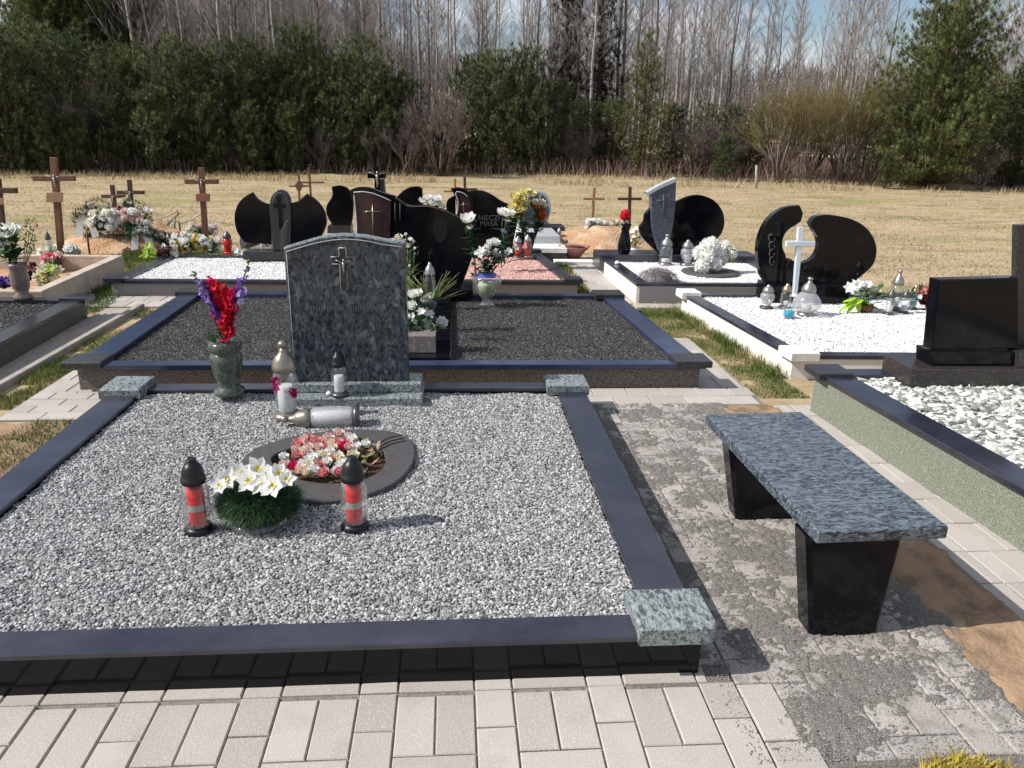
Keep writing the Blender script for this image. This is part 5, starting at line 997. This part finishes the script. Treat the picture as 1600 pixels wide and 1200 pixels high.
a = g(1183, 290); o = part('field_post', tube([Vector((at(1183, 285, 24).x, 24, -.1)), at(1182, 258, 24)], .035, 6), 'birch_bark'); tag(recenter(o), 'pale wooden stake at the edge of the wood right of the oval headstone', 'post')

# ------------------------------------------------------------------ grass and scrub (stuff)
def blades(name, P, h, wd, lean, mat, shade, label, up=0):
    n = len(P); a = rng.uniform(0, 2*PI, n); s = np.stack([np.cos(a), np.sin(a), np.zeros(n)], 1); hh = h*rng.uniform(.5, 1.3, n); ww = wd*rng.uniform(.6, 1.3, n)
    b = rng.uniform(0, 2*PI, n); ln = rng.uniform(0, lean, n)*hh; tip = P+np.stack([np.cos(b)*ln, np.sin(b)*ln, hh], 1)
    mid = P+(tip-P)*.5+np.stack([np.zeros(n), np.zeros(n), hh*.08], 1)
    V = np.stack([P-s*ww[:, None]/2, P+s*ww[:, None]/2, mid+s*ww[:, None]*.4, tip, mid-s*ww[:, None]*.4], 1).reshape(-1, 3); o5 = (np.arange(n)*5)[:, None]
    F = np.concatenate([o5+np.array([[0, 1, 2]]), o5+np.array([[0, 2, 4]]), o5+np.array([[4, 2, 3]])])
    return tag(put(name, nmesh(name, V, F, np.repeat(shade, 5)), mat), label, 'grass', kind='stuff')
def scatter(poly, n):
    P = np.array(poly); out = []; X = rng.uniform(P[:, 0].min(), P[:, 0].max(), n*3); Y = rng.uniform(P[:, 1].min(), P[:, 1].max(), n*3); k = inpoly(X, Y, poly); return X[k][:n], Y[k][:n]
def turf(poly, n, h, label, green=.5, clump=3, thr=.35, wd=.004, lean=1.0):
    X, Y = scatter(poly, n); m = fbm(X*clump, Y*clump, 31, 3); k = m > thr; X = X[k]; Y = Y[k]; m = m[k]
    sh = np.clip(1-green*1.3+(rng.uniform(-.35, .35, len(X)))-(m-.5)*1.6, 0, 1)
    blades('grass', np.stack([X, Y, ground_z(X, Y)-.002], 1), h, wd, lean, 'grass_blades', sh, label)
turf([(-2.8, 4.9), (-2.58, 4.1), (-2.58, 5.15), (-2.42, 5.15), (-2.42, 6.96), (-2.8, 6.96)], 8000, .028, 'green and straw grass strip left of the broad dark grave', .5, 4, .38)
turf([(-2.8, 3.0), (-1.95, 3.0), (-1.95, 4.12), (-2.8, 4.12)], 9000, .035, 'patchy grass at the left edge beside the near grave', .6, 4, .45)
turf([(-2.8, 4.1), (-2.58, 4.1), (-2.58, 5.2), (-2.8, 5.2)], 3000, .04, 'grass beside the narrow concrete path', .55, 4, .4)
turf([(1.96, 4.45), (2.3, 4.45), (2.12, 7.0), (1.78, 7.0), (1.66, 6.9), (1.66, 5.95), (1.94, 5.9)], 15000, .024, 'grass strip between the broad dark grave and the low white wall', .46, 4, .30)
turf([(2.2, 4.85), (2.32, 4.85), (2.14, 6.9), (2.02, 6.9)], 2200, .075, 'taller grass growing against the low white wall', .5, 5, .35, .005)
turf([(1.12, 7.7), (1.42, 7.5), (1.42, 9.3), (1.0, 9.6)], 5000, .06, 'yellow-green grass right of the pink gravel grave', .55, 4, .3, .006)
turf([(-4.2, 8.6), (-3.3, 7.2), (-3.32, 9.2), (-2.6, 9.1), (-2.6, 10.2), (-4.2, 10.2)], 9000, .06, 'green grass between the beige frame and the white gravel grave', .7, 3, .3, .006)
turf([(-3.5, 6.6), (-3.1, 6.65), (-3.3, 8.5), (-3.55, 8.5)], 3000, .05, 'shaded grass beside the beige concrete frame', .8, 3, .3, .006)
n = 150000; Yf = 7+(rng.uniform(0, 1, n)**1.25)*22; Xf = rng.uniform(-1, 1, n)*(3+Yf*.82)
bad = np.zeros(n, bool)
for q_ in (Q1, Q2, Q3, Q4, Q6, Q7, Q8, QL, [(-5.6, 6.6), (-3.5, 6.6), (-3.6, 8.6), (-5.6, 8.6)], [(.8, 9.4), (1.8, 9.4), (1.8, 12.3), (.8, 12.3)], [(1.4, 7), (1.78, 7), (1.78, 9.9), (1.4, 9.9)], [(-3.5, 6.5), (-2, 6.5), (-2, 7.5), (-3.5, 7.5)], [(-.6, 6.8), (1.8, 6.8), (1.8, 7.5), (-.6, 7.5)]):
    bad |= inpoly(Xf, Yf, [tuple(p) for p in q_])
Xf = Xf[~bad]; Yf = Yf[~bad]; mm = fbm(Xf*.7, Yf*.7, 41, 4)
blades('dry_grass', np.stack([Xf, Yf, ground_z(Xf, Yf)-.003], 1), .034, .010, 2.6, 'dry_grass', np.clip(rng.uniform(-.1, .75, len(Xf))+(mm-.42)*2.4+.12*np.sin(Yf*2.3+Xf*.15), 0, 1), 'short trampled dry grass covering the field', )
n = 15000; Xt = rng.uniform(-24, 24, n); Yt = 24.2+rng.uniform(0, 1, n)**1.3*5.5-np.abs(Xt-3)*.09; kk = fbm(Xt*.5, Yt*.5, 51, 3) > .42; Xt = Xt[kk]; Yt = Yt[kk]
blades('tall_dry_grass', np.stack([Xt, Yt, ground_z(Xt, Yt)-.02], 1), .20, .018, 1.3, 'dry_grass', rng.uniform(0, .85, len(Xt)), 'tall dry grass along the foot of the wood')
n = 26000; Xt = rng.uniform(-26, 26, n); Yt = 27+rng.uniform(0, 1, n)*9-np.abs(Xt-3)*.1; kk = fbm(Xt*.35, Yt*.35, 61, 3) > .40; Xt = Xt[kk]; Yt = Yt[kk]
blades('scrub', np.stack([Xt, Yt, ground_z(Xt, Yt)-.02], 1), .55, .018, .7, 'scrub', rng.uniform(0, 1, len(Xt)), 'reddish-brown scrub and brambles under the trees')
# grit grains and stray gravel on the aisle
n = 26000; Xg = rng.uniform(.8, 1.66, n); Yg = 1.54+rng.uniform(0, 1, n)**1.2*2.7
ix = np.clip(((Xg-gx_[0])/.0075).astype(int), 0, len(gx_)-1); iy = np.clip(((Yg-gy_[0])/.0075).astype(int), 0, len(gy_)-1); zz = GZr[iy, ix]; kk = (zz > -.0065) & ~((Xg < 1) & (Yg < 1.87) & (rng.uniform(0, 1, n) < .5)); Xg = Xg[kk]; Yg = Yg[kk]; zz = np.maximum(zz[kk], .0)
o = recenter(put('grit_grains', stone_mesh('grit_grains', np.stack([Xg, Yg, zz+.0006], 1), .0042, rng.uniform(0, .6, len(Xg)), 'oct'), 'gravel_grey')); tag(o, 'loose dark grit grains scattered over the aisle pavers', 'grit', kind='stuff')
mb = MB()
c = Vector((1.37, 1.545, -.01))
P = []; 
n = 1500; X = rng.uniform(1.19, 1.52, n); Y = 1.40+rng.uniform(0, 1, n)*.135*np.sin(np.clip((X-1.19)/.33, 0, 1)*PI)**.5
blades('yellow_grass', np.stack([X, Y, np.full(n, -.008)], 1), .030, .005, 1.6, 'yellow_grass', rng.uniform(0, 1, n), 'yellow-green mossy tuft at the bottom right corner')

# ------------------------------------------------------------------ trees
def birch_proto(seed, H, mat_t='birch_bark', mat_c='twigs', n_br=50, start=.28, spread=.22):
    random.seed(seed); root = bpy.data.objects.new('birch_tree', None); C.objects.link(root); tm = MB(); P = []; bx = by = 0
    for i in range(9): P.append(Vector((bx, by, H*i/8))); bx += random.uniform(-.09, .09); by += random.uniform(-.09, .09)
    r0 = H*.0068; tube(P, [r0*(1-.85*i/8)+.004 for i in range(9)], 6, tm); cm = MB()
    for k in range(n_br):
        u = start+(1-start)*(k+random.random())/n_br*.97; z = u*8; i = min(int(z), 7); b = P[i].lerp(P[i+1], z-i); a = random.uniform(0, 2*PI); L_ = H*spread*(1.15-u)*random.uniform(.6, 1.2)
        d = Vector((math.cos(a), math.sin(a), random.uniform(.9, 1.9))).normalized(); e = b+d*L_; m_ = b.lerp(e, .5)+Vector((math.cos(a), math.sin(a), 0))*L_*.08
        tube([b, m_, e], [r0*.28*(1.1-u)+.004, .007, .004], 3, cm)
        for j in range(8):
            v = random.uniform(.25, 1); s_ = b.lerp(e, v); d2 = (d+rdir()*.55+Vector((0, 0, .25))).normalized(); l2 = L_*random.uniform(.25, .5); s2 = s_+d2*l2; tube([s_, s2], [.006, .003], 3, cm)
            if j % 2: tube([s_.lerp(s2, .5), s_.lerp(s2, .5)+(d2+rdir()*.6).normalized()*l2*.6], [.005, .003], 3, cm)
    t1 = part('trunk', tm, mat_t, root); t2 = part('crown', cm, mat_c, root); return root
def needle_clump(mb, c, d, L_, n, shade, wdt):
    for i in range(n):
        dd = (d*.6+rdir()).normalized(); s, _ = perp(dd); l = L_*random.uniform(.6, 1.2); mb.v += [tuple(c-s*wdt), tuple(c+s*wdt), tuple(c+dd*l)]; k = len(mb.v); mb.f.append((k-3, k-2, k-1)); mb.s += [min(.99, max(.01, shade+random.uniform(-.2, .2)))]*3
def pine_proto(seed, H, R_, whorls, per, clumps, start=.06, mat='pine_needles', L_=.20, bare=False, wdt=.016, shape=.75, rise=.25, name='pine_tree', ncl=15):
    random.seed(seed); root = bpy.data.objects.new(name, None); C.objects.link(root); tm = MB(); cm = MB()
    tube([Vector((0, 0, -.1)), Vector((random.uniform(-.1, .1), 0, H*.5)), Vector((0, 0, H*.96))], [H*.018, H*.011, .012], 7, tm)
    for w_ in range(whorls):
        u = start+(1-start)*w_/whorls; z = H*u; prof = (1-u)**shape*(.55+.45*min(1, u/.25)); nb = max(3, int(per*random.uniform(.8, 1.2)*(1 if u < .85 else .7))); a0 = random.random()*6
        for k in range(nb):
            a = a0+2*PI*k/nb+random.uniform(-.3, .3); L2 = R_*prof*random.uniform(.65, 1.18)+.08; ri = rise+random.uniform(-.12, .2)+u*.55
            b = Vector((0, 0, z+random.uniform(-.1, .1))); d = Vector((math.cos(a), math.sin(a), ri)); e = b+d*L2; tube([b, b.lerp(e, .5)-Vector((0, 0, L2*.05)), e], [.018*H/5*(1.1-u), .012, .006], 4, tm)
            nc = max(2, int(clumps*L2/R_+1)); sh = random.uniform(.25, .75)
            for j in range(nc):
                v = .28+.72*(j+random.random())/nc; c = b.lerp(e, v)+Vector((random.uniform(-1, 1), random.uniform(-1, 1), random.uniform(-.4, .7)))*L2*.16*(1.2 if v < .9 else .6)
                needle_clump(cm, c, Vector((d.x*.5, d.y*.5, .7)).normalized(), L_*random.uniform(.8, 1.25), ncl, sh, wdt)
    needle_clump(cm, Vector((0, 0, H)), Vector((0, 0, 1)), L_*1.2, 20, .6, wdt)
    part('trunk', tm, 'pine_bark', root); part('crown', cm, mat, root); return root
def shrub_proto(seed, H, R_, mat, stems=9, name='bare_shrub', tw=.006):
    random.seed(seed); root = bpy.data.objects.new(name, None); C.objects.link(root); tm = MB(); cm = MB()
    def grow(b, d, l, r, dep):
        e = b+d*l; m_ = b.lerp(e, .5)+rdir()*l*.05; tube([b, m_, e], [r, r*.8, r*.6], 4 if dep < 2 else 3, tm if dep < 2 else cm)
        if dep >= 5: return
        for i in range(3 if dep < 4 else 3):
            d2 = (d+rdir()*(.42 if dep < 3 else .6)+Vector((0, 0, .12))).normalized(); grow(b.lerp(e, random.uniform(.3, 1)), d2, l*random.uniform(.55, .85), max(tw*.5, r*.58), dep+1)
    for s in range(stems):
        a = 2*PI*s/stems; d = Vector((math.cos(a)*R_/H*.75, math.sin(a)*R_/H*.75, 1)).normalized(); grow(Vector((math.cos(a)*.1, math.sin(a)*.1, -.05)), d, H*.33, .035, 0)
    part('trunk', tm, 'grey_bark', root); part('crown', cm, mat, root); return root
used = set()
def place(proto, x, y, s, label, cat, group, rot=None, sz=None):
    if proto.name in used: r = proto.copy(); C.objects.link(r); kids = [(k, k.copy()) for k in proto.children]
    else: r = proto; used.add(proto.name); kids = []
    for k, c_ in kids: C.objects.link(c_); c_.parent = r
    r.location = (x, y, float(ground_z(np.array([x]), np.array([y]))[0])-.02); r.rotation_euler = (0, 0, random.uniform(0, 6.28) if rot is None else rot); r.scale = (s, s, sz or s)
    return tag(r, label, cat, group)
def X_at(px, Y): return at(px, 250, Y).x
birches = [birch_proto(100+i, H) for i, H in enumerate((9.5, 10.5, 11, 12, 12.5, 11.5))]
greys = [birch_proto(140+i, H, 'grey_bark', 'grey_twigs', 40, .2, .26) for i, H in enumerate((10, 11.5, 12.5))]
pines = [pine_proto(200+i, 4.0, 1.45+.12*i, 14, 9, 10, .02, L_=.18, wdt=.0095, shape=.30+.06*i, ncl=42, rise=.3) for i in range(5)]
young = [pine_proto(220+i, 2.0, .72, 12, 7, 6, .04, 'pine_needles', .15, wdt=.0075, ncl=36) for i in range(2)]
tall = [pine_proto(240+i, 9.5, 2.5, 26, 9, 10, .15, 'pine_needles_light', .32, wdt=.018, shape=.45, ncl=30) for i in range(2)]
big = pine_proto(260, 6.0, 2.55, 22, 12, 18, .03, 'pine_needles_light', .20, wdt=.0095, shape=.36, rise=.22, ncl=40)
mid = pine_proto(265, 4.9, 1.45, 16, 8, 9, .03, 'pine_needles_light', .16, wdt=.007, shape=.85, ncl=40, rise=.25)
spruces = [pine_proto(270+i, 10, 1.5, 30, 7, 7, .05, 'spruce_needles', .3, wdt=.024, shape=.9, rise=-.15, name='spruce_tree') for i in range(1)]
willow = shrub_proto(300, 4.3, 2.1, 'olive_twigs', 13, 'willow_shrub'); bare = shrub_proto(310, 3.0, 1.4, 'dark_twigs', 8)
random.seed(99)
place(big, X_at(1452, 25.5), 25.5, .93, 'broad light green pine, the largest of the right side, with layered boughs', 'pine tree', None, .6)
place(pines[1], X_at(1590, 26), 26, .95, 'dark pine cut by the right edge of the photo', 'pine tree', None)
place(mid, X_at(1000, 28.5), 28.5, 1, 'pointed light green pine standing forward in the middle right', 'pine tree', None)
for (px, Y, s) in ((1222, 26.5, 1.0), (1318, 27, 1.02), (1270, 28.5, .95)): place(willow, X_at(px, Y), Y, s, 'round olive willow shrub of fine bare twigs left of the largest right pine', 'shrub', 'olive willow shrubs')
place(bare, X_at(690, 27), 27, 1.2, 'bare grey fan-shaped shrub in a gap of the dark pines', 'shrub', None)
place(bare, X_at(150, 26.5), 26.5, 1.1, 'bare grey shrub in the dark gap between the left pines', 'shrub', None)
place(spruces[0], X_at(878, 36), 36, .98, 'dark grey-green spruce rising among the birches, left of a pair', 'spruce tree', None)
place(spruces[0], X_at(932, 35), 35, .98, 'dark grey-green spruce rising among the birches, right of a pair', 'spruce tree', None)
place(spruces[0], X_at(1448, 38), 38, .9, 'dark spruce top showing above the largest right pine', 'spruce tree', None)
grp = 'dark pines along the edge of the wood'
for (px, Y, s, lb) in ((20, 25.5, 1.0, 'above the cross cut by the left edge'), (75, 27, .98, 'right above the tall left cross'), (-40, 26, 1.1, 'cut by the left edge of the photo'), (195, 27.5, 1.0, 'above the two small dark crosses'), (245, 28, .9, 'between the small dark crosses and the red-plaque cross'), (290, 27.2, 1.02, 'just left of the red-plaque cross'), (340, 27.6, .93, 'just right of the red-plaque cross'), (390, 28, 1.05, 'above the left wing of the winged headstone'), (440, 28.2, .9, 'above the stele of the winged headstone'), (475, 28.4, 1.1, 'above the diamond cross'), (525, 28.2, 1.0, 'above the leaf-shaped headstone'), (572, 28, 1.05, 'left above the black crucifix'), (615, 29, .82, 'right above the black crucifix'), (645, 29, .72, 'just left of the bare fan-shaped shrub'), (738, 29.5, .92, 'just right of the bare fan-shaped shrub'), (775, 28.5, 1.02, 'above the black slab with faint lettering'), (822, 28.6, .95, 'above the pale yellow roses'), (862, 29, .82, 'just right above the round grey-rimmed headstone'), (910, 30, .68, 'above the lighter cross of the right mound'), (955, 29.5, .62, 'left of the pointed light green pine'), (1048, 29.5, .62, 'right of the pointed light green pine, above the oval headstone'), (1098, 30, .6, 'low, right of the oval headstone'), (1140, 29, .58, 'low, left of the pale stake'), (1172, 30, .6, 'beside the willow shrubs on their left'), (130, 30, 1.05, 'in the dark gap right of the tall left cross'), (1395, 28, .75, 'between the willow shrubs and the largest right pine')):
    place(random.choice(pines), X_at(px, Y), Y, s*random.uniform(.82, 1.0), 'dark green pine ' + lb, 'pine tree', grp, sz=s*random.uniform(.88, 1.08))
lb = 'dark pine half hidden behind the front row of pines'
for (px, Y, s) in ((-10, 30, 1.05), (60, 31, 1.1), (120, 33, 1.15), (220, 32, 1.02), (320, 32.5, 1.0), (420, 32.5, .98), (500, 33, 1.05), (590, 33, .95), (800, 33, .9), (1350, 31, .8), (1500, 31, 1.1), (1560, 28.5, .9), (1620, 30, 1.2)):
    place(random.choice(pines), X_at(px, Y), Y, s, lb, 'pine tree', 'pines behind the front row')
for (px, Y, s) in ((225, 26.8, .6), (365, 26.8, .5), (505, 27, .6), (585, 27.3, .65), (640, 27, .8), (900, 28.5, .7), (1085, 28, .85), (1130, 28.5, .9), (1540, 24.6, .6)):
    place(bare, X_at(px, Y), Y, s, 'low bare grey-brown bush in front of the pines', 'shrub', 'low bare bushes in front of the pines')
for (px, Y, s) in ((80, 25.3, 1.0), (120, 25.5, .95), (185, 26.2, 1.1), (248, 26, 1.3), (330, 26.4, 1.2), (395, 26.5, 1.1), (455, 26.8, 1.1), (540, 27, .8), (1390, 24.6, .6), (1130, 27, .8), (690, 28, .7), (600, 27.5, .8), (40, 25.4, .8)):
    place(random.choice(young), X_at(px, Y), Y, s, 'small young pine in front of the wood', 'pine tree', 'young pines in front of the wood')
for (px, Y, s) in ((108, 36, .86), (122, 35, .92), (150, 36, 1.0), (185, 37, 1.05), (92, 38, .74), (138, 41, 1.1), (172, 42, 1.15), (105, 43, 1.0), (212, 40, 1.0)):
    place(random.choice(tall), X_at(px, Y), Y, s, 'tall old pine rising above the left end of the wood', 'pine tree', 'tall pines at the left end of the wood')
lbb = 'slender bare birch with pale trunk in the wood'; gb = 'bare birches in the wood'
for i in range(200):
    Y = 31.5+(i % 50)*.55+random.random()*2; px = random.uniform(195, 1650)
    if i < 60: px = random.uniform(195, 620)
    place(random.choice(birches), X_at(px, Y), Y, random.uniform(.82, 1.12), lbb, 'birch tree', gb)
for i in range(90):
    Y = 33+random.random()*30; px = random.uniform(190, 1650) if i > 40 else random.uniform(200, 700)
    place(random.choice(greys), X_at(px, Y), Y, random.uniform(.85, 1.15), 'bare grey-brown tree with dense twigs in the wood', 'bare tree', 'bare grey trees in the wood')
# far wood closing the view: one mass of thin stems and twigs
n = 52000; Xw = rng.uniform(-75, 75, n); Yw = rng.uniform(62, 92, n); hh = 4.2+3.5*fbm(Xw*.05, Xw*0, 71, 3)+np.clip((-Xw-4)/14, 0, 1)*np.clip((Xw/Yw+.47)/.05, 0, 1)*5.5; zb_ = ground_z(Xw, Yw); z0 = zb_+rng.uniform(0, 1, n)**1.2*hh
L_ = rng.uniform(.8, 2.4, n); a = rng.uniform(0, 2*PI, n); wd_ = rng.uniform(.012, .05, n); P0 = np.stack([Xw, Yw, z0], 1); tipv = P0+np.stack([rng.normal(0, .28, n)*L_, rng.normal(0, .28, n)*L_, L_], 1); sx = np.stack([wd_, np.zeros(n), np.zeros(n)], 1)
V = np.stack([P0-sx, P0+sx, tipv], 1).reshape(-1, 3); o = put('far_wood', nmesh('far_wood', V, np.arange(n*3).reshape(-1, 3), np.repeat(rng.uniform(0, 1, n), 3)), 'far_twigs'); tag(o, 'far bare wood closing the view behind the birches', 'wood', kind='stuff')
